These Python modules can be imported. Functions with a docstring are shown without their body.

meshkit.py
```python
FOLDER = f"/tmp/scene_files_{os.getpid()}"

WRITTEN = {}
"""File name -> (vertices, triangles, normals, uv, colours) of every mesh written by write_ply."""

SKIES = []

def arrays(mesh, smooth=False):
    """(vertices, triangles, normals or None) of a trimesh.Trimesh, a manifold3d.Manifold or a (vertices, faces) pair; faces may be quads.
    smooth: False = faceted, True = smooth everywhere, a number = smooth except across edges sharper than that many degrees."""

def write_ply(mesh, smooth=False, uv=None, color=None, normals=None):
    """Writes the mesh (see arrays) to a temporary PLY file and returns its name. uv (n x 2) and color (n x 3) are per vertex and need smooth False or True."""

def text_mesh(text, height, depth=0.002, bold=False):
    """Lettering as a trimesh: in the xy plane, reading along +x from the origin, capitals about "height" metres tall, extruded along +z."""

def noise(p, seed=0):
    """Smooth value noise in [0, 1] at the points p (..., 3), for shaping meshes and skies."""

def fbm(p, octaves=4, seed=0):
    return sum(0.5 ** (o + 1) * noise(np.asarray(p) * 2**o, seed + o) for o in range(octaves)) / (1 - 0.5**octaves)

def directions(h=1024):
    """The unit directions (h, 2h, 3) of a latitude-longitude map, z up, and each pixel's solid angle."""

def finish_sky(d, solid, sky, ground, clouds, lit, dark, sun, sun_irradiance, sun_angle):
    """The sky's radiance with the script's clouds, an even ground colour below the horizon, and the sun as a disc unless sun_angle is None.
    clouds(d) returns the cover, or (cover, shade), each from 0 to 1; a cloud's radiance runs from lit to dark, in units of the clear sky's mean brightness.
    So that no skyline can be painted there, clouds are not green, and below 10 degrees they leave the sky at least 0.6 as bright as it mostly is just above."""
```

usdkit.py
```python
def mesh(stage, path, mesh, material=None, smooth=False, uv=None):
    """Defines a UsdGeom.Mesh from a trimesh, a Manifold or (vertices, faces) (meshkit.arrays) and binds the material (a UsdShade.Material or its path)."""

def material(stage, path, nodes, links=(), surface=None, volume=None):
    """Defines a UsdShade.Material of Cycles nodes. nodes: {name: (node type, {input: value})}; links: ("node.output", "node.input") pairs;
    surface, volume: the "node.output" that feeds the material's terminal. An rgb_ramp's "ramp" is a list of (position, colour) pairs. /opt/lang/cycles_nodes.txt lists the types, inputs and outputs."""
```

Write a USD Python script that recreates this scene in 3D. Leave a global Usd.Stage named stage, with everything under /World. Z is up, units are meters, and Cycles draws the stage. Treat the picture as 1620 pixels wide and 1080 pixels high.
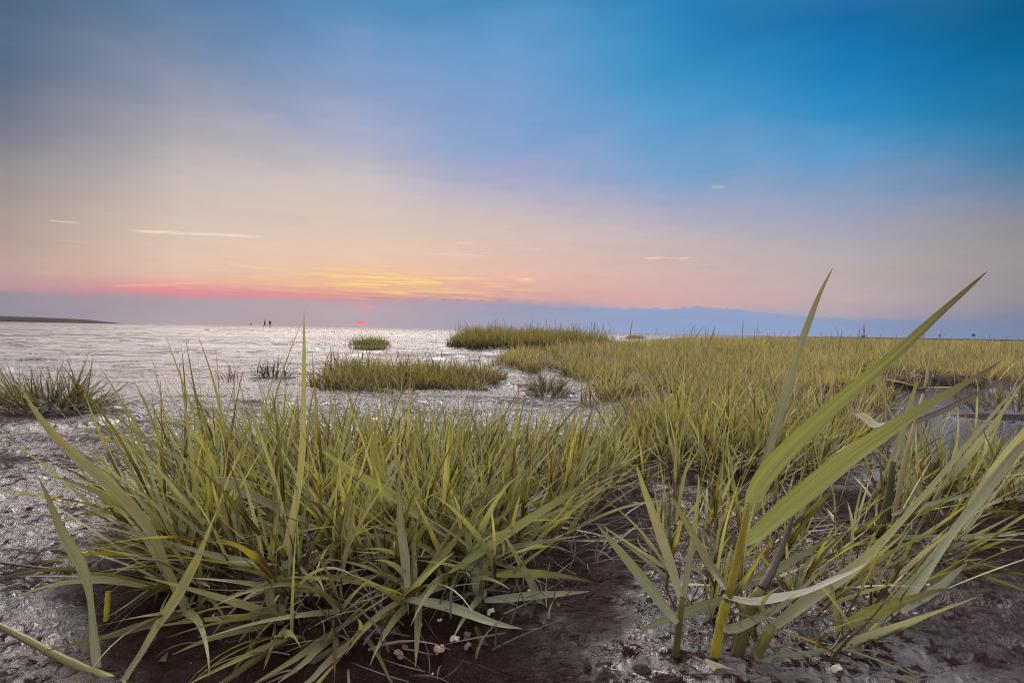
import math, numpy as np, trimesh, usdkit, meshkit, manifold3d
from pxr import Usd, UsdGeom, UsdLux, UsdShade, Gf, Sdf, Vt

stage = Usd.Stage.CreateInMemory()
UsdGeom.SetStageUpAxis(stage, 'Z')
UsdGeom.Xform.Define(stage, '/World')
UsdGeom.Scope.Define(stage, '/World/Looks')

# ------------------------------------------------------------------ camera
EXPOSURE = 1.5
CAM_H, F_PX, PITCH, ROLL = 0.32, 1100.0, math.radians(0.885), math.radians(1.12)
W_PX, H_PX = 1620, 1080
C = np.array([0, 0, CAM_H])
FWD = np.array([0, math.cos(PITCH), -math.sin(PITCH)])
_u = np.array([0, math.sin(PITCH), math.cos(PITCH)])
RIGHT = np.array([1.0, 0, 0]) * math.cos(ROLL) + _u * math.sin(ROLL)
UP = np.cross(RIGHT, FWD)
cam = UsdGeom.Camera.Define(stage, '/World/camera')
cam.CreateHorizontalApertureAttr(36.0)
cam.CreateVerticalApertureAttr(36.0 * H_PX / W_PX)
cam.CreateFocalLengthAttr(36.0 * F_PX / W_PX)
cam.CreateClippingRangeAttr((0.02, 60000.0))
cam.CreateExposureAttr(EXPOSURE)
cam.AddTransformOp().Set(Gf.Matrix4d(*RIGHT, 0, *UP, 0, *(-FWD), 0, *C, 1))


def ray(px, py):
    """Direction of a measured point of the photograph, of unit depth."""
    return FWD + RIGHT * (px - W_PX / 2) / F_PX - UP * (py - H_PX / 2) / F_PX


def at(px, py, depth):
    return C + ray(px, py) * depth


def ground_at(px, py, z=0.0):
    r = ray(px, py)
    return C + r * ((z - CAM_H) / r[2])


# ------------------------------------------------------------------ sky, and a soft light standing in for the afterglow
SUN_AZ, GLOW_EL, GLOW_ANGLE, GLOW_I = math.radians(-12.3), math.radians(44.0), 46.0, 0.32  # bearing of the sunset, but raised far above the disc on the horizon
glow_dir = np.array([math.sin(SUN_AZ) * math.cos(GLOW_EL), math.cos(SUN_AZ) * math.cos(GLOW_EL), math.sin(GLOW_EL)])
sun = UsdLux.DistantLight.Define(stage, '/World/sun')  # added soft light for the afterglow, not from the visible setting disc
sun.CreateIntensityAttr(GLOW_I)
sun.CreateAngleAttr(GLOW_ANGLE)
sun.CreateNormalizeAttr(True)
sun.CreateColorAttr(Gf.Vec3f(1.0, 0.90, 0.82))
_x = np.cross([0, 0, 1.0], glow_dir); _x /= np.linalg.norm(_x)
_y = np.cross(glow_dir, _x)
sun.AddTransformOp().Set(Gf.Matrix4d(*_x, 0, *_y, 0, *glow_dir, 0, 0, 0, 50, 1))


class Graph:
    """A small writer of Cycles node graphs: every call adds a node and returns its output."""
    def __init__(self):
        self.n, self.l, self.k = {}, [], 0

    def node(self, kind, out, **inp):
        self.k += 1
        name = f'n{self.k}'
        plain = {}
        for k, v in inp.items():
            if isinstance(v, str) and '.' in v and v.split('.')[0] in self.n:
                self.l.append((v, f'{name}.{k}'))
            else:
                plain[k] = v
        self.n[name] = (kind, plain)
        return f'{name}.{out}'

    def m(self, op, a, b=0.0, c=0.0, clamp=False):
        return self.node('math', 'value', math_type=op, value1=a, value2=b, value3=c, use_clamp=clamp)

    def add(self, a, b): return self.m('add', a, b)
    def sub(self, a, b): return self.m('subtract', a, b)
    def mul(self, a, b, clamp=False): return self.m('multiply', a, b, clamp=clamp)

    def rng(self, v, a, b, c=0.0, d=1.0, smooth=False):
        return self.node('map_range', 'result', range_type='smoothstep' if smooth else 'linear', value=v, from_min=a, from_max=b, to_min=c, to_max=d, clamp=True)

    def gauss(self, v, mid, width):
        t = self.mul(self.sub(v, mid), 1.0 / width)
        return self.m('exponent', self.mul(self.mul(t, t), -1.0))

    def mix(self, f, a, b, kind='mix'):
        return self.node('mix', 'color', mix_type=kind, fac=f, color1=a, color2=b)

    def noise(self, vec, scale=1.0, detail=3.0, rough=0.5, out='fac', dist=0.0):
        return self.node('noise_texture', out, dimensions='3D', vector=vec, scale=scale, detail=detail, roughness=rough, distortion=dist)

    def vec(self, x, y, z=0.0): return self.node('combine_xyz', 'vector', x=x, y=y, z=z)
    def ramp(self, f, stops): return self.node('rgb_ramp', 'color', fac=f, ramp=stops)

    def material(self, name, surface=None, volume=None):
        return usdkit.material(stage, '/World/Looks/' + name, self.n, self.l, surface=surface, volume=volume)


def lin(c):
    c = np.asarray(c, float) / 255.0
    return tuple(np.where(c <= 0.04045, c / 12.92, ((c + 0.055) / 1.055) ** 2.4))


def azel(px, py):
    r = ray(px, py)
    return math.degrees(math.atan2(r[0], r[1])), math.degrees(math.atan2(r[2], math.hypot(r[0], r[1])))


SKY_COLUMNS = [  # colours of the evening sky by height, for seven bearings
    (10, [(0, (76, 102, 130)), (100, (96, 112, 136)), (200, (126, 126, 140)), (280, (154, 145, 144)), (350, (172, 155, 147)), (400, (183, 160, 151)), (430, (188, 160, 155)), (452, (182, 150, 156)), (468, (152, 140, 152)), (490, (142, 138, 152)), (505, (150, 146, 158))]),
    (285, [(0, (82, 122, 162)), (100, (122, 140, 168)), (200, (170, 166, 174)), (280, (200, 188, 183)), (350, (214, 195, 181)), (400, (223, 195, 177)), (430, (227, 190, 171)), (450, (228, 170, 158)), (463, (218, 146, 154)), (472, (178, 153, 164)), (490, (167, 157, 167)), (510, (178, 168, 172))]),
    (575, [(0, (82, 140, 185)), (100, (120, 154, 197)), (200, (160, 169, 199)), (280, (202, 192, 191)), (350, (218, 198, 183)), (400, (231, 199, 176)), (430, (237, 193, 160)), (455, (239, 183, 148)), (468, (216, 154, 152)), (478, (184, 158, 167)), (495, (177, 167, 174)), (516, (187, 174, 180))]),
    (810, [(0, (64, 138, 188)), (100, (103, 155, 203)), (200, (135, 162, 204)), (280, (165, 168, 199)), (350, (205, 188, 186)), (400, (221, 190, 178)), (430, (228, 186, 170)), (455, (224, 173, 162)), (473, (213, 164, 162)), (480, (164, 158, 178)), (495, (157, 162, 187)), (522, (167, 172, 192))]),
    (1045, [(0, (40, 128, 184)), (100, (60, 146, 199)), (200, (86, 153, 204)), (280, (124, 162, 202)), (330, (172, 171, 193)), (380, (198, 182, 182)), (430, (211, 180, 174)), (465, (211, 169, 168)), (485, (207, 169, 170)), (491, (149, 164, 197)), (510, (142, 165, 202)), (526, (152, 172, 202))]),
    (1330, [(0, (20, 108, 165)), (100, (30, 127, 185)), (200, (50, 141, 195)), (260, (90, 151, 198)), (310, (130, 156, 192)), (360, (165, 165, 183)), (420, (184, 171, 171)), (470, (189, 170, 172)), (497, (180, 164, 173)), (507, (152, 158, 183)), (520, (137, 158, 193)), (534, (157, 172, 197))]),
    (1610, [(0, (8, 92, 138)), (100, (14, 105, 158)), (200, (40, 120, 167)), (260, (78, 127, 165)), (310, (114, 134, 163)), (360, (143, 141, 149)), (420, (153, 146, 145)), (470, (148, 142, 149)), (500, (128, 133, 158)), (520, (118, 133, 168)), (538, (132, 147, 177))]),
]
ZEN_FILL = (222, 222, 228)            # unseen sky overhead, brightened as fill light for the grass
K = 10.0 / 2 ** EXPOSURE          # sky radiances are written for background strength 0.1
g = Graph()
d = g.node('texture_coordinate', 'generated')
sx = g.node('separate_xyz', 'x', vector=d); sn = sx.split('.')[0]
dx, dy, dz = sx, sn + '.y', sn + '.z'
el = g.mul(g.m('arcsine', dz), 180 / math.pi)
az = g.mul(g.m('arctan2', dx, dy), 180 / math.pi)
streak = g.vec(g.mul(az, 0.11), g.mul(el, 1.5), 0.0)
soft = g.vec(g.mul(az, 0.05), g.mul(el, 0.11), 3.0)
n_st = g.noise(streak, 1.0, 5.0, 0.6)
n_so = g.noise(soft, 1.0, 3.0, 0.5)
lump = g.noise(g.vec(g.mul(az, 0.8), g.mul(el, 1.6), 7.0), 1.0, 4.0, 0.6)
wob = g.add(g.mul(g.sub(n_st, 0.5), 0.7), g.mul(g.sub(lump, 0.5), 0.45))
wob = g.add(wob, g.mul(g.mul(g.sub(n_so, 0.5), 9.0), g.rng(el, 5.0, 15.0, 0, 1, True)))
elw = g.m('maximum', g.add(el, g.mul(wob, g.rng(el, 0.3, 1.6))), 0.0)
tt = g.m('sqrt', g.mul(elw, 1 / 90.0))
cols, azs = [], []
for px, rows in SKY_COLUMNS:
    stops = []
    for py, c in rows:
        a, e = azel(px, py)
        stops.append((math.sqrt(max(e, 0.0) / 90), lin(c)))
    top = np.array(stops[0][1])
    stops.append((math.sqrt(36 / 90), tuple(0.85 * top + 0.15 * np.array(lin(ZEN_FILL)))))
    stops.append((math.sqrt(60 / 90), tuple(0.2 * top + 0.8 * np.array(lin(ZEN_FILL)))))
    stops.append((1.0, lin(ZEN_FILL)))
    cols.append(g.ramp(tt, sorted(stops)))
    azs.append(azel(px, 400)[0])
col = cols[0]
for i in range(1, 7):
    col = g.mix(g.rng(az, azs[i - 1], azs[i], 0, 1, False), col, cols[i])
back = g.ramp(tt, [(0.0, lin((160, 160, 178))), (0.22, lin((215, 196, 196))), (0.4, lin((228, 218, 218))), (0.6, lin((236, 232, 234))), (1.0, lin(ZEN_FILL))])  # unseen sky behind the camera, brightened as fill for the grass
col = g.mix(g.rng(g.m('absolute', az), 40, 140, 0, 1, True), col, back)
# a bank of grey-blue cloud lying along the horizon
edge_px = [(0, 461), (150, 465), (300, 467), (450, 473), (600, 477), (700, 475), (800, 480), (900, 486), (1000, 489), (1100, 486), (1180, 490), (1250, 499), (1330, 503), (1450, 506), (1620, 510)]
es = [azel(*p) for p in edge_px]
edge = g.ramp(g.rng(az, -45, 45), [((a + 45) / 90, (e / 4,) * 3) for a, e in es])
edge = g.mul(g.node('rgb_to_bw', 'val', color=edge), 4.0)
bankcol = g.ramp(g.rng(az, -45, 45), [((azel(px, 490)[0] + 45) / 90, lin(c)) for px, c in ((0, (150, 142, 156)), (285, (172, 157, 167)), (575, (181, 164, 172)), (700, (168, 158, 175)), (810, (156, 156, 180)), (1045, (141, 161, 198)), (1200, (140, 160, 198)), (1330, (140, 156, 191)), (1610, (120, 132, 163)))])
cum = g.noise(g.vec(g.mul(az, 0.75), g.mul(el, 2.0), 17.0), 1.0, 6.0, 0.64)
bm = g.rng(g.sub(edge, g.add(el, g.mul(g.sub(cum, 0.5), 1.1))), -0.06, 0.09, 0, 1, True)
near_front = g.rng(g.m('absolute', az), 38, 60, 1, 0, True)
col = g.mix(g.mul(g.mul(bm, 0.8), near_front), col, bankcol)
# thin veils and ripples of high cloud
veil = g.noise(g.vec(g.mul(g.add(az, g.mul(el, 1.3)), 0.10), g.mul(el, 0.42), 29.0), 1.0, 6.0, 0.58)
fine = g.noise(g.vec(g.mul(g.add(az, g.mul(el, -0.8)), 0.35), g.mul(el, 1.5), 31.0), 1.0, 5.0, 0.6)
col = g.mix(1.0, col, g.ramp(g.add(g.mul(veil, 0.65), g.mul(fine, 0.35)), [(0.3, (0.95, 0.955, 0.965)), (0.7, (1.06, 1.055, 1.045))]), 'multiply')
# glowing streaks over the place where the sun goes down
def streaks(seed, sa, se, lo, hi):
    return g.rng(g.noise(g.vec(g.mul(az, sa), g.mul(g.add(el, g.mul(az, 0.012)), se), seed), 1.0, 4.0, 0.55), lo, hi)
az0, el0 = azel(640, 448)
m1 = g.mul(g.mul(streaks(21.0, 0.17, 5.2, 0.49, 0.62), g.gauss(az, az0, 8.0)), g.gauss(el, el0, 0.95))
col = g.mix(g.m('minimum', g.mul(m1, 1.2), 1.0), col, lin((255, 222, 120)))
az1, el1 = azel(330, 463)
m2 = g.mul(g.mul(streaks(5.0, 0.14, 4.6, 0.43, 0.60), g.gauss(az, az1, 12.0)), g.gauss(el, el1, 0.55))
col = g.mix(g.mul(m2, 0.55), col, lin((238, 128, 142)))
m3 = g.mul(g.mul(streaks(9.0, 0.16, 3.2, 0.60, 0.72), g.gauss(az, -10.0, 22.0)), g.gauss(el, 5.8, 1.9))
col = g.mix(g.mul(m3, 0.5), col, lin((255, 225, 190)))
az4, el4 = azel(720, 474)
m4 = g.mul(g.mul(g.rng(g.noise(g.vec(g.mul(az, 0.5), g.mul(el, 3.2), 13.0), 1.0, 5.0, 0.62), 0.48, 0.62), g.gauss(az, az4, 7.5)), g.gauss(el, el4, 0.42))
col = g.mix(g.mul(m4, 0.7), col, lin((165, 135, 155)))
# thin single trails of cloud
for (xa, ya, xb, yb, th, a, c) in [(198, 364, 428, 375, 0.10, 0.85, (255, 228, 200)), (75, 349, 130, 353, 0.05, 0.6, (235, 210, 190)), (1016, 408, 1102, 407.5, 0.07, 0.75, (245, 220, 205)), (722, 384, 752, 384, 0.06, 0.6, (245, 220, 200)),
                                   (782, 435, 850, 444, 0.16, 0.7, (255, 222, 180)), (170, 453, 350, 446, 0.07, 0.6, (250, 190, 170)), (1125, 296, 1150, 295, 0.10, 0.4, (215, 210, 215)), (362, 419, 430, 425, 0.09, 0.45, (255, 215, 175))]:
    (a0, e0), (a1, e1) = azel(xa, ya), azel(xb, yb)
    s = g.m('divide', g.sub(az, a0), a1 - a0)
    along = g.mul(g.rng(s, 0.0, 0.12), g.rng(s, 1.0, 0.75))
    line = g.sub(g.add(el, g.mul(g.sub(lump, 0.5), 0.22)), g.add(g.mul(s, e1 - e0), e0))
    col = g.mix(g.mul(g.mul(g.mul(along, g.gauss(line, 0.0, th)), g.rng(fine, 0.36, 0.56, 0.25, 1.0)), a * 0.85), col, lin(c))
# the last slit of the sun's disc, and the lit edge of the bank above it
for (px, py, wa, we, c, a) in [(570.5, 511.5, 0.34, 0.13, (255, 95, 125), 0.95), (570, 513, 0.20, 0.05, (255, 190, 190), 0.6)]:
    a0, e0 = azel(px, py)
    col = g.mix(g.mul(g.mul(g.gauss(az, a0, wa), g.gauss(el, e0, we)), a), col, lin(c))
a0, e0 = azel(574, 488)
vee = g.sub(el, g.add(g.mul(g.m('absolute', g.sub(g.m('absolute', g.sub(az, a0)), 0.55)), -0.34), e0 + 0.2))
col = g.mix(g.mul(g.mul(g.gauss(az, a0, 0.95), g.gauss(vee, 0.0, 0.07)), 0.9), col, lin((255, 135, 150)))
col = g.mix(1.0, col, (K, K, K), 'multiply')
phys = g.node('sky_texture', 'color', sky_type='single_scattering', sun_disc=False, sun_elevation=GLOW_EL, sun_rotation=SUN_AZ, altitude=5.0, air_density=1.0, aerosol_density=0.4, ozone_density=1.0, vector=d)
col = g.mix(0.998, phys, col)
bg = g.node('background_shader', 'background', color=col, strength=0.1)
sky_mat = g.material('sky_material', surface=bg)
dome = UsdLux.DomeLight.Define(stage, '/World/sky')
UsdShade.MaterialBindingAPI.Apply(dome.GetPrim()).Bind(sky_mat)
dome.GetPrim().SetCustomDataByKey('kind', 'structure')

# ------------------------------------------------------------------ helpers
used = {}


def free_name(parent, name):
    key = (parent, name)
    k = used.get(key, 0)
    used[key] = k + 1
    return f'{parent}/{name}' + (f'_{k:03d}' if k else '')


def tag(p, label=None, cat=None, group=None, kind=None):
    p = p.GetPrim() if hasattr(p, 'GetPrim') else p
    for k, v in (('label', label), ('category', cat), ('group', group), ('kind', kind)):
        if v:
            p.SetCustomDataByKey(k, v)
    return p


def thing(name, label, cat, loc=(0, 0, 0), group=None):
    x = UsdGeom.Xform.Define(stage, free_name('/World', name))
    x.AddTranslateOp().Set(Gf.Vec3d(*map(float, loc)))
    tag(x, label, cat, group)
    return x


def obj(name, mesh, mat, parent=None, smooth=False, uv=None):
    """One mesh; world coordinates are made relative to the parent thing's base."""
    path = '/World' if parent is None else str(parent.GetPath())
    v, f = (np.asarray(mesh.vertices), np.asarray(mesh.faces)) if hasattr(mesh, 'vertices') else (np.asarray(mesh[0], float), np.asarray(mesh[1]))
    if parent is not None:
        p = parent.GetPrim()
        while str(p.GetPath().GetParentPath()) != '/World':
            p = p.GetParent()
        t = UsdGeom.Xformable(p).GetOrderedXformOps()
        if t:
            v = v - np.array(t[0].Get())
    return usdkit.mesh(stage, free_name(path, name), (v, f), mat, smooth, uv)


def unit(v):
    v = np.asarray(v, float)
    return v / (np.linalg.norm(v, axis=-1, keepdims=True) + 1e-12)


class Ribbons:
    """Collects grass blades; uv.x = blade number + place across, uv.y = place along."""
    def __init__(self):
        self.v, self.f, self.uv, self.n = [], [], [], 0

    def add(self, v, f, uv):
        self.v.append(v); self.f.append(f + self.n); self.uv.append(uv); self.n += len(v)

    def arrays(self):
        return np.vstack(self.v), np.vstack(self.f), np.vstack(self.uv)

    def build(self, name, mat, parent=None):
        v, f, uv = self.arrays()
        return obj(name, (v, f), mat, parent, True, uv)


def ribbon(P, Wd, hint, crease=0.18, rid=0, across=3, twist=0.0):
    """A leaf: centre line P (n,3), widths (n), face turned towards hint (n,3 or 3), folded along the midrib."""
    P = np.asarray(P, float); n = len(P)
    T = unit(np.gradient(P, axis=0))
    S = unit(np.cross(T, np.broadcast_to(hint, P.shape)))
    N = np.cross(S, T)
    if twist:
        a = np.linspace(0, twist, n)[:, None]
        S, N = S * np.cos(a) + N * np.sin(a), N * np.cos(a) - S * np.sin(a)
    us = np.linspace(-1, 1, across)
    h = np.asarray(Wd)[:, None, None] / 2
    v = P[:, None] + S[:, None] * us[None, :, None] * h + N[:, None] * (np.abs(us)[None, :, None] * h * 2 * crease)
    i, j = np.meshgrid(np.arange(n - 1), np.arange(across - 1), indexing='ij')
    q = np.stack([i * across + j, i * across + j + 1, (i + 1) * across + j + 1, (i + 1) * across + j], -1).reshape(-1, 4)
    f = np.vstack([q[:, [0, 1, 2]], q[:, [0, 2, 3]]])
    uv = np.stack(np.broadcast_arrays(rid + 0.1 + 0.8 * (us[None] + 1) / 2, np.linspace(0, 1, n)[:, None]), -1).reshape(-1, 2)
    return v.reshape(-1, 3), f, uv


def tube(P, R, sides=6, rid=0):
    P = np.asarray(P, float); n = len(P)
    T = unit(np.gradient(P, axis=0))
    A = unit(np.cross(T, np.where(np.abs(T[:, 2:]) < 0.9, [0, 0, 1.0], [1.0, 0, 0])))
    B = np.cross(T, A)
    ang = np.arange(sides) * 2 * np.pi / sides
    v = P[:, None] + np.broadcast_to(R, (n,))[:, None, None] * (np.cos(ang)[None, :, None] * A[:, None] + np.sin(ang)[None, :, None] * B[:, None])
    i, j = np.meshgrid(np.arange(n - 1), np.arange(sides), indexing='ij')
    q = np.stack([i * sides + j, i * sides + (j + 1) % sides, (i + 1) * sides + (j + 1) % sides, (i + 1) * sides + j], -1).reshape(-1, 4)
    f = np.vstack([q[:, [0, 1, 2]], q[:, [0, 2, 3]]])
    ring = np.minimum(np.arange(sides), sides - np.arange(sides)) * 2 / sides
    uv = np.stack(np.broadcast_arrays(rid + 0.1 + 0.8 * ring[None], np.linspace(0, 1, n)[:, None]), -1).reshape(-1, 2)
    return v.reshape(-1, 3), f, uv


def spline(P, n):
    """Catmull-Rom through P, n points."""
    P = np.asarray(P, float)
    E = np.vstack([2 * P[0] - P[1], P, 2 * P[-1] - P[-2]])
    t = np.linspace(0, len(P) - 1 - 1e-9, n); k = t.astype(int); u = (t - k)[:, None]
    a, b, c, e = E[k], E[k + 1], E[k + 2], E[k + 3]
    return 0.5 * (2 * b + (c - a) * u + (2 * a - 5 * b + 4 * c - e) * u ** 2 + (3 * b - a - 3 * c + e) * u ** 3)


# ------------------------------------------------------------------ materials
def leaf_material(name, base, mid, tip, rough=0.42, foot=0.0, tip_at=0.66, trans=0.4, dark=0.32, light=1.75, brown=0.0, upper=0.0):
    g = Graph()
    uv = g.node('texture_coordinate', 'UV')
    s = g.node('separate_xyz', 'x', vector=uv); y = s.split('.')[0] + '.y'
    rid = g.m('floor', s)
    u = g.m('fraction', s)
    r1 = g.node('white_noise_texture', 'value', dimensions='1D', w=rid)
    r2 = g.node('white_noise_texture', 'value', dimensions='1D', w=g.add(rid, 0.37))
    pos = g.node('geometry', 'position')
    blot = g.noise(pos, 55.0, 3.0, 0.6)
    veins = g.noise(g.vec(g.mul(u, 17.0), g.mul(y, 2.5), rid), 1.0, 2.0, 0.5)
    rib = g.gauss(u, 0.5, 0.07)
    col = g.ramp(g.add(y, g.mul(g.sub(blot, 0.5), 0.12)), [(0, base), (foot, base), (0.22 + 0.7 * foot, mid), (tip_at, mid), (0.5 * tip_at + 0.5, tuple(0.5 * np.array(mid) + 0.5 * np.array(tip))), (1, tip)])  # brown blade feet, darkened further to paint shaded gaps inside the clumps
    yellow = (mid[0] * 1.35, mid[1] * 1.08, mid[2] * 0.75)
    col = g.mix(1.0, col, g.ramp(r1, [(0, (0.88, 1.0, 1.40) if foot else (1, 1, 1)), (0.4, (1.0, 1.0, 1.0)), (1, (1.10, 1.0, 0.75) if foot else (1.08, 1.0, 0.9))]), 'multiply')
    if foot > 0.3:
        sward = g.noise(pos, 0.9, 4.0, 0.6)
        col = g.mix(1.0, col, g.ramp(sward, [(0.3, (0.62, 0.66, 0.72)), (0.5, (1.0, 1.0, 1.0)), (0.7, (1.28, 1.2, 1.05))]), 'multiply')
    col = g.mix(1.0, col, g.ramp(r2, [(0, (dark,) * 3), (1, (light,) * 3)]), 'multiply')
    col = g.mix(1.0, col, g.ramp(veins, [(0.28, (0.70, 0.73, 0.70)), (0.72, (1.24, 1.22, 1.24))]), 'multiply')
    col = g.mix(g.mul(rib, 0.22), col, (0.42, 0.42, 0.22))
    edge = g.rng(g.m('absolute', g.sub(u, 0.5)), 0.33, 0.42)
    col = g.mix(g.mul(edge, g.rng(g.noise(pos, 30.0, 3.0, 0.6), 0.5, 0.66)), col, (0.20, 0.13, 0.06))
    if brown:
        pick = g.m('less_than', g.node('white_noise_texture', 'value', dimensions='1D', w=g.add(rid, 0.71)), brown)
        col = g.mix(pick, col, g.mix(blot, (0.20, 0.145, 0.085), (0.085, 0.05, 0.032)))
    col = g.mix(g.rng(blot, 0.66, 0.78, 0, 0.35), col, (0.13, 0.085, 0.04))
    bump = g.node('bump', 'normal', height=g.add(veins, g.mul(blot, 0.4)), strength=0.35, distance=0.0006)
    if upper:  # greyish upper face, paled further so sky sheen is partly in the colour
        back = g.node('geometry', 'backfacing')
        col = g.mix(g.mul(g.sub(1.0, back), upper), col, g.mix(1.0, g.ramp(veins, [(0.3, (0.36, 0.355, 0.19)), (0.7, (0.55, 0.54, 0.33))]), g.ramp(r2, [(0, (0.5,) * 3), (1, (1.2,) * 3)]), 'multiply'))
    p = g.node('principled_bsdf', 'BSDF', base_color=col, roughness=rough, specular_ior_level=0.55, normal=bump)
    t = g.node('translucent_bsdf', 'BSDF', color=g.mix(1.0, col, (1.25, 1.2, 0.55), 'multiply'), normal=bump)
    out = g.node('mix_closure', 'closure', fac=trans, closure1=p, closure2=t)
    return g.material(name, surface=out)


M = {}
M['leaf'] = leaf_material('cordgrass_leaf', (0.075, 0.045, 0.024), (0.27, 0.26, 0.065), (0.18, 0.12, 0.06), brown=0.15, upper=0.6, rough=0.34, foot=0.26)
M['young'] = leaf_material('young_leaf', (0.30, 0.32, 0.10), (0.29, 0.305, 0.07), (0.10, 0.06, 0.045), trans=0.45, tip_at=0.50, dark=0.92, light=1.12)
M['pale'] = leaf_material('pale_leaf', (0.33, 0.33, 0.22), (0.27, 0.30, 0.20), (0.22, 0.20, 0.14), trans=0.25, dark=0.9, light=1.1)
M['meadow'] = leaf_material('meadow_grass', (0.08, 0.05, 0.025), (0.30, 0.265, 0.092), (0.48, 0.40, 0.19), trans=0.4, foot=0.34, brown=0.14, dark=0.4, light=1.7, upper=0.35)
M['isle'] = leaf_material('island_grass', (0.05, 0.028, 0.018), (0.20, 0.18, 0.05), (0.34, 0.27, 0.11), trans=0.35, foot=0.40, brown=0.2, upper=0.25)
M['dark'] = leaf_material('dark_tuft_grass', (0.09, 0.06, 0.04), (0.14, 0.13, 0.045), (0.11, 0.085, 0.055), trans=0.3, foot=0.24, brown=0.25, upper=0.3)
M['stem'] = leaf_material('green_stem', (0.06, 0.035, 0.02), (0.15, 0.13, 0.04), (0.24, 0.24, 0.07), trans=0.1)
M['yellow_stem'] = leaf_material('yellow_stem', (0.22, 0.17, 0.05), (0.55, 0.50, 0.06), (0.55, 0.55, 0.09), trans=0.15, dark=0.95, light=1.05)
M['straw'] = leaf_material('dry_straw', (0.30, 0.22, 0.12), (0.42, 0.33, 0.19), (0.40, 0.31, 0.20), trans=0.15)
M['dead'] = leaf_material('dead_leaf', (0.07, 0.045, 0.035), (0.11, 0.08, 0.06), (0.09, 0.06, 0.045), trans=0.1, dark=0.4, light=1.5)
M['white_dry'] = leaf_material('bleached_leaf', (0.6, 0.55, 0.47), (0.66, 0.62, 0.54), (0.6, 0.52, 0.42), trans=0.2, dark=0.95, light=1.05)
M['seed'] = leaf_material('seed_head', (0.20, 0.15, 0.08), (0.26, 0.19, 0.11), (0.24, 0.17, 0.10), trans=0.15)


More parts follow.
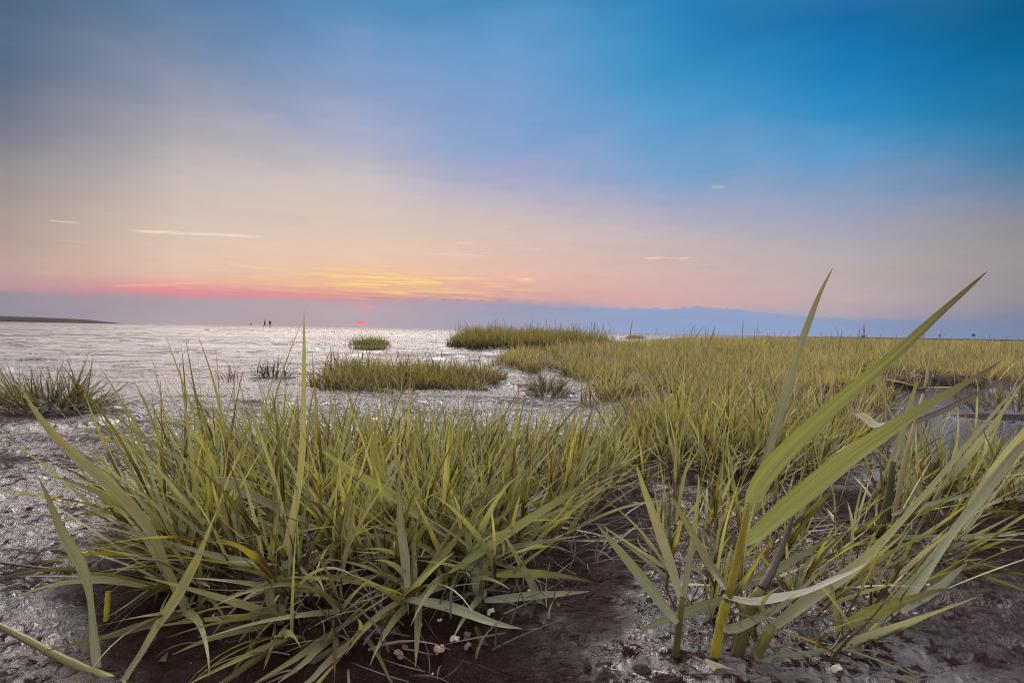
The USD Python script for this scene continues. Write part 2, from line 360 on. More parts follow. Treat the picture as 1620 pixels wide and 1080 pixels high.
def mud_material():
    g = Graph()
    pos = g.node('geometry', 'position')
    s = g.node('separate_xyz', 'x', vector=pos); y = s.split('.')[0] + '.y'
    flat = g.vec(s, y, 0.0)
    wet = g.node('attribute', 'fac', attribute='wet')
    patch = g.noise(g.vec(g.mul(s, 1.2), g.mul(y, 2.2), 3.0), 1.6, 5.0, 0.6)
    grit = g.noise(flat, 150.0, 4.0, 0.65)
    rip = g.noise(g.vec(g.mul(s, 30.0), g.mul(y, 75.0), 1.0), 1.0, 6.0, 0.7, dist=0.6)
    lumps = g.noise(flat, 33.0, 5.0, 0.65)
    pits = g.rng(g.noise(g.vec(g.mul(s, 55.0), g.mul(y, 120.0), 8.0), 1.0, 3.0, 0.6), 0.36, 0.46)
    col = g.ramp(g.add(g.mul(patch, 0.6), g.mul(grit, 0.4)), [(0.3, (0.014, 0.004, 0.0035)), (0.5, (0.024, 0.0075, 0.0065)), (0.72, (0.046, 0.021, 0.019))])
    wl = g.noise(g.vec(g.mul(s, 58.0), g.mul(y, 50.0), 2.0), 1.0, 4.0, 0.66, dist=0.6)
    wetness = g.rng(g.add(wet, g.mul(g.sub(patch, 0.5), 0.9)), 0.0, 0.5, 0, 1, True)
    furrow = g.noise(g.vec(g.mul(s, 3.2), g.mul(y, 4.2), 4.0), 1.0, 9.0, 0.78, dist=0.25)      # wavelets from a hand's breadth down to grains
    broad = g.noise(g.vec(g.mul(s, 0.16), g.mul(y, 0.9), 6.0), 1.0, 7.0, 0.66)                  # long runnels, seen far out
    film = g.rng(g.add(furrow, g.add(g.mul(g.sub(broad, 0.5), 0.5), g.mul(g.sub(wl, 0.5), -0.9))), 0.435, 0.495, 0, 1, True)
    w = g.mul(wetness, film)
    rough = g.rng(w, 0, 1, 0.55, 0.15)
    wm = g.noise(g.vec(g.mul(s, 14.0), g.mul(y, 16.0), 5.0), 1.0, 3.0, 0.6, dist=0.4)
    h = g.add(g.add(g.add(g.mul(furrow, -0.03), g.mul(wm, 0.04)), g.mul(wl, 0.020)), g.mul(grit, 0.0022))
    bump = g.node('bump', 'normal', height=h, strength=0.8, distance=1.0)
    p = g.node('principled_bsdf', 'BSDF', base_color=col, roughness=rough, specular_ior_level=g.rng(w, 0, 1, 0.18, 1.0), ior=g.rng(w, 0, 1, 1.4, 1.8), normal=bump, coat_weight=g.mul(w, 0.5), coat_roughness=0.10, coat_ior=1.5, coat_normal=bump)
    return g.material('wet_mud', surface=p)


M['mud'] = mud_material()


def simple(name, color, rough=0.6, spec=0.5, noise_scale=30.0, amount=0.35, bump=0.3, metallic=0.0, trans=0.0):
    g = Graph()
    pos = g.node('geometry', 'position')
    n = g.noise(pos, noise_scale, 4.0, 0.6)
    lo, hi = np.array(color) * (1 - amount), np.array(color) * (1 + amount)
    col = g.ramp(n, [(0.3, tuple(lo)), (0.7, tuple(hi))])
    b = g.node('bump', 'normal', height=n, strength=bump, distance=0.3 / noise_scale)
    p = g.node('principled_bsdf', 'BSDF', base_color=col, roughness=rough, specular_ior_level=spec, normal=b, metallic=metallic, transmission_weight=trans)
    return g.material(name, surface=p)


M['bank'] = simple('peaty_bank', (0.035, 0.018, 0.015), 0.75, 0.3, 60.0, 0.5, 0.8)
M['sand'] = simple('dark_sandbank', (0.032, 0.021, 0.019), 0.9, 0.2, 0.4, 0.3)
M['shore'] = simple('far_shore', (0.045, 0.03, 0.026), 0.9, 0.2, 0.2, 0.3)
M['shell'] = simple('snail_shell_pink', (0.42, 0.28, 0.22), 0.4, 0.5, 260.0, 0.35, 0.04)
M['shell_white'] = simple('snail_shell_white', (0.62, 0.57, 0.52), 0.4, 0.5, 240.0, 0.3, 0.04)
M['shell_dark'] = simple('snail_shell_grey', (0.16, 0.12, 0.11), 0.4, 0.5, 240.0, 0.4, 0.04)
M['cloth'] = simple('dark_clothes', (0.02, 0.017, 0.02), 0.9, 0.2, 8.0, 0.3)
M['blue'] = simple('turquoise_fabric', (0.03, 0.42, 0.70), 0.7, 0.3, 3.0, 0.15)
M['flag_blue'] = simple('blue_flag_cloth', (0.05, 0.20, 0.50), 0.8, 0.2, 3.0, 0.15)
M['pole'] = simple('pale_pole', (0.45, 0.42, 0.40), 0.5, 0.4, 5.0, 0.15)
M['wood'] = simple('driftwood', (0.30, 0.25, 0.21), 0.8, 0.3, 120.0, 0.35, 0.6)


def water_material():
    g = Graph()
    pos = g.node('geometry', 'position')
    s = g.node('separate_xyz', 'x', vector=pos); y = s.split('.')[0] + '.y'
    a = g.noise(g.vec(g.mul(s, 9.0), g.mul(y, 30.0), 2.0), 1.0, 4.0, 0.6, dist=0.6)
    b = g.noise(g.vec(g.mul(s, 40.0), g.mul(y, 90.0), 5.0), 1.0, 2.0, 0.5)
    bump = g.node('bump', 'normal', height=g.add(g.mul(a, 0.0045), g.mul(b, 0.0008)), strength=0.8, distance=1.0)
    p = g.node('principled_bsdf', 'BSDF', base_color=(0.035, 0.028, 0.03), roughness=0.06, specular_ior_level=0.75, ior=1.45, normal=bump)
    return g.material('pool_water', surface=p)


M['water'] = water_material()


def sea_material():
    g = Graph()
    pos = g.node('geometry', 'position')
    a = g.noise(pos, 0.5, 5.0, 0.7)
    bump = g.node('bump', 'normal', height=a, strength=0.5, distance=0.5)
    p = g.node('principled_bsdf', 'BSDF', base_color=(0.05, 0.05, 0.06), roughness=0.2, specular_ior_level=0.6, normal=bump)
    return g.material('sea_water', surface=p)


M['sea'] = sea_material()

# ------------------------------------------------------------------ the mud flat
CLUMPS = []          # (x, y, radius, height) of the raised ground under the plants


def gp(px, py):
    p = ground_at(px, py)
    return p[0], p[1]


def polygon(points):
    import shapely
    return shapely.Polygon(points)


MEADOW_PX = [(773, 587), (823, 591), (893, 588), (917, 604), (955, 614), (948, 648), (975, 660), (1000, 690), (1010, 735), (1060, 768), (1200, 775), (1330, 765), (1395, 725), (1400, 690), (1385, 640), (1395, 622), (1470, 616), (1560, 617), (1625, 628), (1800, 640)]
MEADOW = [gp(*p) for p in MEADOW_PX] + [(60, 9), (75, 62), (27, 64), (13.5, 37), (4.6, 19.5), (2.2, 12.2), (-0.1, 7.0)]
MEADOW_POLY = polygon(MEADOW)
POOL = polygon([gp(*p) for p in [(1375, 618), (1480, 612), (1570, 614), (1700, 640), (1900, 700), (1800, 790), (1640, 790), (1500, 775), (1400, 760), (1390, 690), (1372, 640)]])
HOLLOW = polygon([gp(*p) for p in [(925, 900), (1010, 845), (1080, 860), (1110, 930), (1050, 1010), (930, 1050), (800, 1010)]])

TUFTS = dict(
    left=(gp(85, 665), (0.20, 0.17), 0.020), island=(None, None, None),
)


def mound(x, y):
    """Height of the ground above the datum: swellings under clumps, meadow bank, sunken pool."""
    return _mound(np.asarray(x, float), np.asarray(y, float))


SWELLS = [  # x, y, rx, ry, height
    (-0.16, 1.22, 0.62, 0.55, 0.022), (0.40, 1.65, 0.55, 0.5, 0.03), (0.80, 1.15, 0.42, 0.34, 0.02),
    (*gp(85, 662), 0.24, 0.20, 0.022), (*gp(650, 604), 0.55, 0.42, 0.035), (*gp(870, 624), 0.15, 0.14, 0.02),
    (*gp(585, 551), 0.34, 0.4, 0.05), (gp(830, 552)[0], 12.4, 1.45, 2.0, 0.06), (*gp(430, 600), 0.2, 0.16, 0.012),
    (*gp(1605, 660), 0.36, 0.24, 0.03), (*gp(1563, 722), 0.12, 0.07, 0.016), (*gp(1002, 535.5), 0.6, 0.5, 0.08),
]


def meadow_distance(x, y):
    import shapely
    pts = shapely.points(np.asarray(x).ravel(), np.asarray(y).ravel())
    inside = shapely.contains(MEADOW_POLY, pts)
    dist = shapely.distance(MEADOW_POLY.exterior, pts)
    return np.where(inside, dist, -dist).reshape(np.shape(x))


def _mound(x, y):
    h = np.zeros_like(x)
    for cx, cy, rx, ry, hh in SWELLS:
        q = ((x - cx) / rx) ** 2 + ((y - cy) / ry) ** 2
        h = np.maximum(h, hh * np.clip(1.25 - q, 0, 1) ** 0.5)
    near = (np.abs(x) < 80) & (y > 0.5) & (y < 70)
    m = np.zeros_like(x)
    if near.any():
        md = meadow_distance(x[near], y[near])
        m[near] = 0.045 * np.clip((md + 0.02) / 0.16, 0, 1) ** 0.7
    return np.maximum(h, m)


RIDGES = [  # eroded little steps of mud on the left flat: px from, to, py, height m
    (-60, 72, 561, 0.022), (76, 205, 562, 0.016), (-60, 58, 585, 0.016), (52, 112, 583, 0.012), (148, 200, 579, 0.010), (300, 372, 552, 0.014), (150, 265, 541, 0.016), (-60, 45, 538, 0.03), (420, 480, 541, 0.02),
    (160, 345, 568, 0.008), (120, 250, 742, 0.009), (60, 220, 806, 0.008), (170, 262, 655, 0.010), (-30, 60, 757, 0.007), (0, 210, 858, 0.006), (-20, 190, 930, 0.006), (40, 230, 985, 0.006), (1560, 1640, 985, 0.007)]


def ridges(x, y):
    h = np.zeros_like(x)
    wob = (meshkit.fbm(np.stack([x * 2.2, y * 0.4, 0 * x], -1), 3, 41) - 0.5)
    for a, b, py, hh in RIDGES:
        (x0, y0), (x1, y1) = gp(a, py), gp(b, py)
        mx, my, lx = (x0 + x1) / 2, (y0 + y1) / 2, abs(x1 - x0) / 2
        slope = (y1 - y0) / (x1 - x0)
        t = y - (my + slope * (x - mx)) + wob * 0.10 * my ** 0.8
        w = 0.02 + 0.004 * my
        prof = np.clip(t / w, 0, 1) * np.exp(-np.maximum(t, 0) / (0.10 * my ** 0.8))
        h = np.maximum(h, hh * np.exp(-((x - mx) / lx) ** 6) * prof)
    return h


def fade(y, a, b):
    return np.clip((b - y) / (b - a), 0, 1)


def relief(x, y, r):
    """Ripples, ridges and runnels of the flat."""
    p = np.stack([x, y, np.zeros_like(x)], -1)
    h = (meshkit.fbm(p * [1.1, 2.8, 1], 3, 4) - 0.5) * 0.022 * fade(r, 30, 90)
    ridge = meshkit.fbm(p * [0.55, 2.4, 1] + 7.0, 3, 9)
    h += np.clip((ridge - 0.60) / 0.08, 0, 1) * 0.020 * np.clip((r - 2.0) / 2, 0, 1) * fade(r, 150, 400)
    far = meshkit.fbm(p * [0.06, 0.35, 1] + 3.0, 3, 15)
    h += np.clip((far - 0.56) / 0.08, 0, 1) * 0.05 * np.clip((r - 9) / 8, 0, 1) * fade(r, 200, 500)
    h += ridges(x, y)
    h += (meshkit.fbm(p * [15, 34, 1], 3, 21) - 0.5) * 0.016 * fade(r, 2.0, 6.0)
    h += (meshkit.fbm(p * [55, 95, 1], 2, 27) - 0.5) * 0.007 * fade(r, 1.2, 2.6)
    return h


def ground_z(x, y):
    x, y = np.asarray(x, float), np.asarray(y, float)
    r = np.hypot(x, y)
    return _mound(np.atleast_1d(x), np.atleast_1d(y)).reshape(x.shape) + relief(x, y, r) * (1 - 0.5 * (r > 1e9))


def build_ground():
    import shapely
    r = np.concatenate([[0.05, 0.2], np.geomspace(0.40, 4.0, 430), np.geomspace(4.02, 14, 240), np.geomspace(14.2, 60, 120), np.geomspace(62, 600, 70), [800, 1500, 4000, 12000]])
    a = np.radians(np.concatenate([np.linspace(-180, -50, 20)[:-1], np.linspace(-50, -41, 12)[:-1], np.linspace(-41, 41, 560), np.linspace(41, 50, 12)[1:], np.linspace(50, 180, 20)[1:]]))
    A, R = np.meshgrid(a, r)
    x, y = R * np.sin(A), R * np.cos(A)
    z = ground_z(x, y)
    z = np.where(R < 0.3, 0, z)
    pts = shapely.points(x.ravel(), y.ravel())
    near = (R.ravel() < 12)
    inp = np.zeros(x.size)
    for poly, depth in ((POOL, 0.03), (HOLLOW, 0.006)):
        dd = shapely.distance(poly.exterior, pts[near])
        ins = shapely.contains(poly, pts[near])
        inp[near] += np.where(ins, depth * np.clip(dd / 0.10, 0, 1), 0)
    z = z - inp.reshape(z.shape)
    n, m = R.shape
    i, j = np.meshgrid(np.arange(n - 1), np.arange(m - 1), indexing='ij')
    q = np.stack([i * m + j, (i + 1) * m + j, (i + 1) * m + j + 1, i * m + j + 1], -1).reshape(-1, 4)
    q = q[:, ::-1]
    v = np.stack([x, y, z], -1).reshape(-1, 3)
    f = np.vstack([q[:, [0, 1, 2]], q[:, [0, 2, 3]]])
    n0 = np.cross(v[f[:, 1]] - v[f[:, 0]], v[f[:, 2]] - v[f[:, 0]])[:, 2]
    if n0.mean() < 0:
        f = f[:, ::-1]
    g_ = obj('mud_flat', (v, f), M['mud'], None, True)
    xv, yv = v[:, 0], v[:, 1]
    rr_ = np.hypot(xv, yv)
    q = np.full(len(v), 9.0)
    for cx, cy, rx, ry, hh in SWELLS:
        q = np.minimum(q, np.hypot((xv - cx) / rx, (yv - cy) / ry))
    wet = np.clip((q - 0.60) / 0.35, 0, 1)
    sel = (np.abs(xv) < 80) & (yv > 0.5) & (yv < 70)
    wet[sel] *= np.clip(0.55 - meadow_distance(xv[sel], yv[sel]) / 0.12, 0, 1)
    import shapely
    under_ = polygon([gp(*p) for p in [(185, 900), (215, 1010), (300, 1200), (860, 1200), (915, 1000), (960, 850), (940, 800), (330, 800)]])
    nr = rr_ < 2.5
    dd = shapely.distance(under_, shapely.points(xv[nr], yv[nr]))
    dd = dd + 0.14 * (meshkit.fbm(np.column_stack([xv[nr] * 9, yv[nr] * 9, 0 * xv[nr]]), 3, 71) - 0.5)
    wet[nr] *= np.clip(dd / 0.16, 0, 1)
    wet *= np.where((xv > 0.35) & (yv < 1.0), np.clip(1 - (xv - 0.30) / 0.2, 0.22, 1), 1)
    UsdGeom.PrimvarsAPI(g_).CreatePrimvar('wet', Sdf.ValueTypeNames.FloatArray, 'vertex').Set(Vt.FloatArray.FromNumpy(wet.astype(np.float32)))
    tag(g_, 'wet rippled tidal mud flat reaching to the horizon', kind='structure')


build_ground()

# the pool between the grass at the right, and the sea at the rim of the flat
def sheet(name, poly, z, mat, step):
    t = trimesh.creation.triangulate_polygon(poly, engine='earcut')
    v = np.column_stack([t[0], np.full(len(t[0]), z)])
    return tag(obj(name, (v, t[1]), mat), kind='structure')


w = sheet('tidal_pool', POOL, -0.006, M['water'], 0.1)
tag(w, 'shallow rippled pool reflecting the sky between grass banks')
sea_v, sea_f = [], []
angs = np.radians(np.linspace(-75, 75, 60))
for rr in (330.0, 12000.0):
    sea_v += [(rr * math.sin(t), rr * math.cos(t) * (1 + 0.12 * math.sin(3 * t)), 0.03) for t in angs]
for k in range(59):
    sea_f += [(k, k + 1, 61 + k), (k, 61 + k, 60 + k)]
tag(obj('sea', (np.array(sea_v), np.array(sea_f)[:, ::-1]), M['sea']), 'thin pale strip of sea along the horizon', kind='structure')


def long_bank(name, label, points, heights, widths, mat, seed, n=160):
    """A long low bank with a rounded uneven top along a line of ground points."""
    P = spline(np.array(points, float), n); H = np.interp(np.linspace(0, 1, n), np.linspace(0, 1, len(heights)), heights)
    Wd = np.interp(np.linspace(0, 1, n), np.linspace(0, 1, len(widths)), widths)
    H = H * (0.9 + 0.2 * meshkit.fbm(np.column_stack([P[:, :2] * 0.08, np.zeros(n)]), 3, seed))
    T = unit(np.gradient(P, axis=0)); S = np.column_stack([T[:, 1], -T[:, 0], np.zeros(n)])
    prof = np.linspace(-1, 1, 13)
    v = P[:, None] + S[:, None] * (prof[None, :, None] * Wd[:, None, None]) + np.array([0, 0, 1.0]) * ((1 - prof ** 2) ** 0.8)[None, :, None] * H[:, None, None] + [0, 0, -0.03]
    i, j = np.meshgrid(np.arange(n - 1), np.arange(12), indexing='ij')
    q = np.stack([i * 13 + j, i * 13 + j + 1, (i + 1) * 13 + j + 1, (i + 1) * 13 + j], -1).reshape(-1, 4)
    return tag(obj(name, (v.reshape(-1, 3), np.vstack([q[:, [0, 1, 2]], q[:, [0, 2, 3]]])), mat, None, True), label, kind='structure')


def far_ground(px, depth):
    p = at(px, 500, depth)
    return (p[0], p[1], 0.0)


long_bank('sandbank', 'low dark sandbank running out from the left along the horizon', [far_ground(-420, 250), far_ground(-100, 270), far_ground(60, 290), far_ground(140, 305), far_ground(200, 315)], [2.6, 2.4, 2.15, 1.5, 0.0], [14, 14, 12, 8, 3], M['sand'], 3)
long_bank('far_shore', 'thin dark line of shore behind the meadow at the right', [far_ground(1205, 330), far_ground(1330, 300), far_ground(1480, 290), far_ground(1640, 285), far_ground(2100, 280)], [0.0, 0.5, 0.62, 0.7, 0.8], [4, 10, 10, 10, 12], M['shore'], 8)

# ------------------------------------------------------------------ plants built leaf by leaf
EYE = C


def hero_leaf(plant, pts, d0, d1, mat='leaf', name='leaf', crease=0.14, turn=0.0, twist=0.0, label=None, rid=None, n=18):
    """A single leaf measured in the photograph: (px, py, width px) from base to tip, d0..d1 metres away."""
    a = np.array([(p[0], p[1], p[2] if len(p) > 2 else 8) for p in pts], float)
    seg = np.r_[0, np.cumsum(np.hypot(*np.diff(a[:, :2], axis=0).T))]; seg /= seg[-1]
    dep = d0 + (d1 - d0) * seg + 0.02 * np.sin(seg * math.pi)
    P = np.array([at(x, y, k) for (x, y, _), k in zip(a, dep)])
    Wd = a[:, 2] * dep / F_PX
    P = spline(P, n); Wd = np.maximum(np.interp(np.linspace(0, 1, n), np.linspace(0, 1, len(Wd)), Wd), 0.0004)
    Wd[-1] = min(Wd[-1], 0.0006)
    hint = unit(EYE - P) + np.array([0, 0, 1.0]) * turn
    Tn = unit(np.gradient(P, axis=0))
    hint = hint - Tn * (hint * Tn).sum(1)[:, None]
    hero_leaf.k += 1
    v, f, uv = ribbon(P, Wd, hint, crease, (hero_leaf.k * 7) % 97 if rid is None else rid, 5, twist)
    m = obj(name, (v, f), M[mat], plant, True, uv)
    if label:
        tag(m, label)
    return m


hero_leaf.k = 0


def hero_stem(plant, pts, d0, d1, mat='stem', name='stem', sides=8, nodes=True):
    a = np.array(pts, float)
    dep = np.linspace(d0, d1, len(a))
    P = spline(np.array([at(x, y, k) for (x, y, _), k in zip(a, dep)]), 20)
    R = np.interp(np.linspace(0, 1, 20), np.linspace(0, 1, len(a)), a[:, 2] * dep / F_PX / 2)
    if nodes:
        for k in (5, 11, 16):
            R[k] *= 1.14
    v, f, uv = tube(P, R, sides, (hero_leaf.k * 7 + 3) % 97)
    return obj(name, (v, f), M[mat], plant, True, uv)


def hdep(px, py):
    """Distance along the view of the ground at a measured point."""
    p = ground_at(px, py)
    return float((p - C) @ FWD)


def hero(name, label, cat, base_px, group=None):
    p = ground_at(*base_px)
    return thing(name, label, cat, (p[0], p[1], float(ground_z(p[0], p[1]))), group)


R = np.random.default_rng(7)


def leaf_curve(base, dir0, length, bend, n=9, side_bend=0.0):
    """A stiff leaf leaving base along dir0 and bowing over by bend radians in all."""
    dir0 = unit(dir0)
    out = np.array([dir0[0], dir0[1], 0]); out = unit(out) if np.linalg.norm(out) > 1e-3 else np.array([1.0, 0, 0])
    lat = np.array([-out[1], out[0], 0])
    e0 = math.asin(np.clip(dir0[2], -1, 1))
    t = np.linspace(0, 1, n)
    el = e0 - bend * t ** 1.5
    d = out[None] * np.cos(el)[:, None] + np.array([0, 0, 1.0]) * np.sin(el)[:, None] + lat[None] * (side_bend * t)[:, None]
    return np.asarray(base) + np.vstack([[0, 0, 0], np.cumsum((d[1:] + d[:-1]) / 2, axis=0)]) * length / (n - 1)


def leaf_width(n, w):
    t = np.linspace(0, 1, n)
    return w * np.minimum(0.7 + 1.5 * t, 1.0) * (1 - t ** 1.35) ** 0.95 + 0.0004


def shoots(rng, count, place, height, leaf_len, leaf_w, lean_from, lean=0.5, n_leaf=(4, 8), across=3, bend=(-0.08, 0.38), spread=(0.35, 1.25), n=9, tall=lambda x, y: 1.0):
    """Cordgrass shoots: returns lists of (P, W, hint, rid) for the leaves and (P, R) for the stems."""
    leaves, stems = [], []
    for k in range(count):
        x, y = place(rng)
        z = float(ground_z(x, y)) - 0.004
        away = np.array([x - lean_from[0], y - lean_from[1]])
        dist = np.linalg.norm(away) + 1e-6
        tilt = lean * min(dist / lean_from[2], 1.3) + rng.normal(0, 0.27)
        ang = math.atan2(away[1], away[0]) + rng.normal(0, 0.5)
        big = tall(x, y)
        h = height * rng.uniform(0.55, 1.2) * big
        sd = unit([math.cos(ang) * math.sin(tilt), math.sin(ang) * math.sin(tilt), math.cos(tilt)])
        S = leaf_curve([x, y, z], sd, h, rng.uniform(-0.05, 0.25), 6)
        stems.append((S, np.linspace(leaf_w * 0.34, leaf_w * 0.2, 6)))
        m = rng.integers(*n_leaf)
        phi = rng.uniform(0, 2 * math.pi)
        T = unit(np.gradient(S, axis=0))
        for q in range(m):
            t = 0.25 + 0.75 * (q + rng.uniform(0, 0.8)) / m if q < m - 1 else 1.0
            t = min(t, 1.0)
            b = np.array([np.interp(t * 5, np.arange(6), S[:, c]) for c in range(3)])
            tv = np.array([np.interp(t * 5, np.arange(6), T[:, c]) for c in range(3)])
            th = rng.uniform(*spread) * (1.15 - 0.75 * t)
            if q == m - 1:
                th = rng.uniform(0, 0.18)
            phi += math.pi + rng.normal(0, 0.35)
            a = unit(np.cross(tv, [0.3, 0.2, 0.9])); bb = np.cross(tv, a)
            dirv = tv * math.cos(th) + (a * math.cos(phi) + bb * math.sin(phi)) * math.sin(th)
            if dirv[2] < -0.1:
                dirv[2] = 0.05
            L = leaf_len * rng.uniform(0.6, 1.25) * (0.75 + 0.35 * t) * (0.35 + 0.65 * big)
            P = leaf_curve(b, dirv, L, rng.uniform(*bend), n, rng.normal(0, 0.12))
            P[:, 2] = np.maximum(P[:, 2], z + 0.003)
            w = leaf_w * rng.uniform(0.65, 1.2)
            hint = tv * 1.0 + rng.normal(0, 0.35, 3)
            leaves.append((P, leaf_width(n, w), hint, int(rng.integers(0, 400)), rng.choice([-1, 1]) * rng.uniform(0, 0.9)))
    return leaves, stems


def view_size(P, Wd):
    q = P - C
    dep = np.maximum(q @ FWD, 0.1)
    mx = (q @ RIGHT) / dep * F_PX + 810; my = 540 - (q @ UP) / dep * F_PX
    ok = (mx > -20) & (mx < 1640) & (my > -20) & (my < 1100)
    return (Wd / dep * F_PX * ok).sum()


def clump(name, label, leaves, stems, mat, loc, parts=300, across=3, stem_mat='stem', group=None):
    """A grass clump: its largest leaves each a part, the rest one part of many."""
    t = thing(name, label, 'grass clump', loc, group)
    order = np.argsort([-view_size(l[0], l[1]) for l in leaves])
    rest = Ribbons()
    for rank, i in enumerate(order):
        P, Wd, hint, rid, tw = leaves[i]
        v, f, uv = ribbon(P, Wd, hint, 0.16, rid, across, tw)
        if rank < parts:
            obj('leaf', (v, f), mat, t, True, uv)
        else:
            rest.add(v, f, uv)
    if rest.n:
        tag(rest.build('small_leaves', mat, t), kind='stuff')
    sb = Ribbons()
    for k, (S, Rr) in enumerate(stems):
        sb.add(*tube(S, Rr, 5, k % 97))
    if sb.n:
        tag(sb.build('stems', M[stem_mat], t), kind='stuff')
    return t


def in_ellipse(cx, cy, rx, ry, inner=0.0):
    def place(rng):
        r = math.sqrt(rng.uniform(inner, 1)); a = rng.uniform(0, 2 * math.pi)
        return cx + rx * r * math.cos(a), cy + ry * r * math.sin(a)
    return place


def in_polygon(poly):
    import shapely
    x0, y0, x1, y1 = poly.bounds
    shapely.prepare(poly)

    def place(rng):
        while True:
            x, y = rng.uniform(x0, x1), rng.uniform(y0, y1)
            if poly.contains(shapely.Point(x, y)):
                return x, y
    return place


# the large clump in the left foreground
main_poly = polygon([gp(*p) for p in [(225, 880), (300, 975), (480, 1010), (640, 960), (800, 930), (930, 860), (985, 790), (960, 742), (760, 735), (560, 730), (400, 745), (300, 800)]])
L, S = shoots(R, 470, in_polygon(main_poly), 0.11, 0.14, 0.0041, (-0.16, 1.15, 0.55), 0.6, tall=lambda x, y: np.interp(y, [0.9, 1.6], [1.05, 0.55]) * np.interp(x, [-0.5, 0.1], [1.05, 0.8]))
L2, S2 = shoots(R, 85, in_polygon(polygon([gp(*p) for p in [(225, 880), (290, 1000), (480, 1040), (640, 1000), (800, 960), (900, 880), (640, 860), (400, 860)]])), 0.07, 0.125, 0.0074, (-0.16, 1.15, 0.45), 0.95, bend=(-0.05, 0.9), spread=(0.5, 1.45))
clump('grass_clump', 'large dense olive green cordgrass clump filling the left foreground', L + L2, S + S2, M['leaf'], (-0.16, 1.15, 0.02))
# the clump that joins it to the meadow, and the clump at the right edge
mid_poly = polygon([gp(*p) for p in [(960, 742), (1010, 800), (1100, 795), (1290, 800), (1340, 770), (1385, 720), (1330, 690), (1150, 690), (990, 700)]])
L, S = shoots(R, 330, in_polygon(mid_poly), 0.075, 0.11, 0.0046, (0.45, 1.7, 0.6), 0.4, tall=lambda x, y: np.interp(y, [1.2, 2.0], [1.05, 0.8]) * np.interp(x, [0.2, 0.5], [0.75, 1.0]))
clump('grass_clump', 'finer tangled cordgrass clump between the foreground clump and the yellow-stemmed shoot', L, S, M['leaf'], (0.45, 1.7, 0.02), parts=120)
right_poly = polygon([gp(*p) for p in [(1370, 800), (1410, 860), (1520, 870), (1640, 850), (1760, 800), (1700, 775), (1500, 770), (1400, 775)]])
L, S = shoots(R, 95, in_polygon(right_poly), 0.095, 0.14, 0.0062, (0.50, 1.05, 0.55), 0.8, tall=lambda x, y: 0.62 + 0.5 * ((x * 37.7) % 1.0) ** 2)
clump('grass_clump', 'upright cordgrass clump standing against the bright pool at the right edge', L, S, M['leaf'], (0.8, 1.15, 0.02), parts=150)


fore_poly = polygon([gp(*p) for p in [(1030, 840), (1020, 930), (1090, 1030), (1240, 1060), (1400, 1040), (1480, 930), (1560, 880), (1400, 850), (1200, 815)]])
L, S = shoots(R, 85, in_polygon(fore_poly), 0.06, 0.105, 0.0056, (0.22, 0.95, 0.35), 0.9, n_leaf=(2, 6))
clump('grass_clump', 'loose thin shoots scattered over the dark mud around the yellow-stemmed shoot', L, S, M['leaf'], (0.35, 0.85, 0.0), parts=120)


# small clumps out on the flat
def small_clump(name, label, px, rx, ry, count, height, leaf, width, mat='dark', lean=0.6, parts=0, n_leaf=(4, 7), group=None, stem='dead'):
    cx, cy = gp(*px)
    L, S = shoots(R, count, in_ellipse(cx, cy, rx, ry), height, leaf, width, (cx, cy, max(rx, ry)), lean, n_leaf=n_leaf, bend=(0.0, 0.35), n=7)
    return clump(name, label, L, S, M[mat], (cx, cy, 0.02), parts=parts, across=3, stem_mat=stem, group=group)


small_clump('grass_clump', 'dark spiky grass clump alone on the mud at the left edge', (85, 660), 0.15, 0.10, 66, 0.055, 0.12, 0.0060, parts=200, lean=1.05)
small_clump('grass_clump', 'small sparse brown grass tuft on the mud beyond the foreground clump', (433, 601), 0.10, 0.06, 30, 0.05, 0.09, 0.005, mat='dead', lean=0.7, n_leaf=(3, 5))
small_clump('grass_clump', 'thin scatter of brown blades on the mud left of the small brown tuft', (372, 603), 0.09, 0.05, 12, 0.04, 0.07, 0.005, mat='dead', lean=0.8, n_leaf=(2, 4))
small_clump('grass_clump', 'little dark twiggy grass tuft in the wet channel below the meadow tip', (868, 627), 0.085, 0.07, 48, 0.045, 0.085, 0.005, lean=0.9, n_leaf=(3, 6))
small_clump('grass_clump', 'dark grass tuft on the far side of the pool at the right edge', (1610, 660), 0.26, 0.14, 90, 0.06, 0.08, 0.004, lean=0.8, n_leaf=(3, 6))
cx, cy = gp(1563, 722)
mv, mf = trimesh.creation.icosphere(3).vertices, trimesh.creation.icosphere(3).faces


def lump(v, scale, seed, amt=0.35, freq=2.2):
    v = np.asarray(v) * (1 + amt * (meshkit.fbm(np.asarray(v) * freq + seed, 4, seed)[:, None] - 0.5) * 2)
    return v * np.asarray(scale)


ms = thing('mud_hummock', 'small dark hummock with green moss poking out of the pool', 'hummock', (cx, cy, 0))
obj('mound', (lump(mv, (0.085, 0.06, 0.016), 5) + [cx, cy, 0.0], mf), M['bank'], ms, True)
M['moss'] = simple('green_moss', (0.07, 0.10, 0.02), 0.85, 0.2, 220.0, 0.5, 0.8)
obj('moss', (lump(mv, (0.035, 0.03, 0.011), 9) + [cx - 0.012, cy - 0.01, 0.012], mf), M['moss'], ms, True)


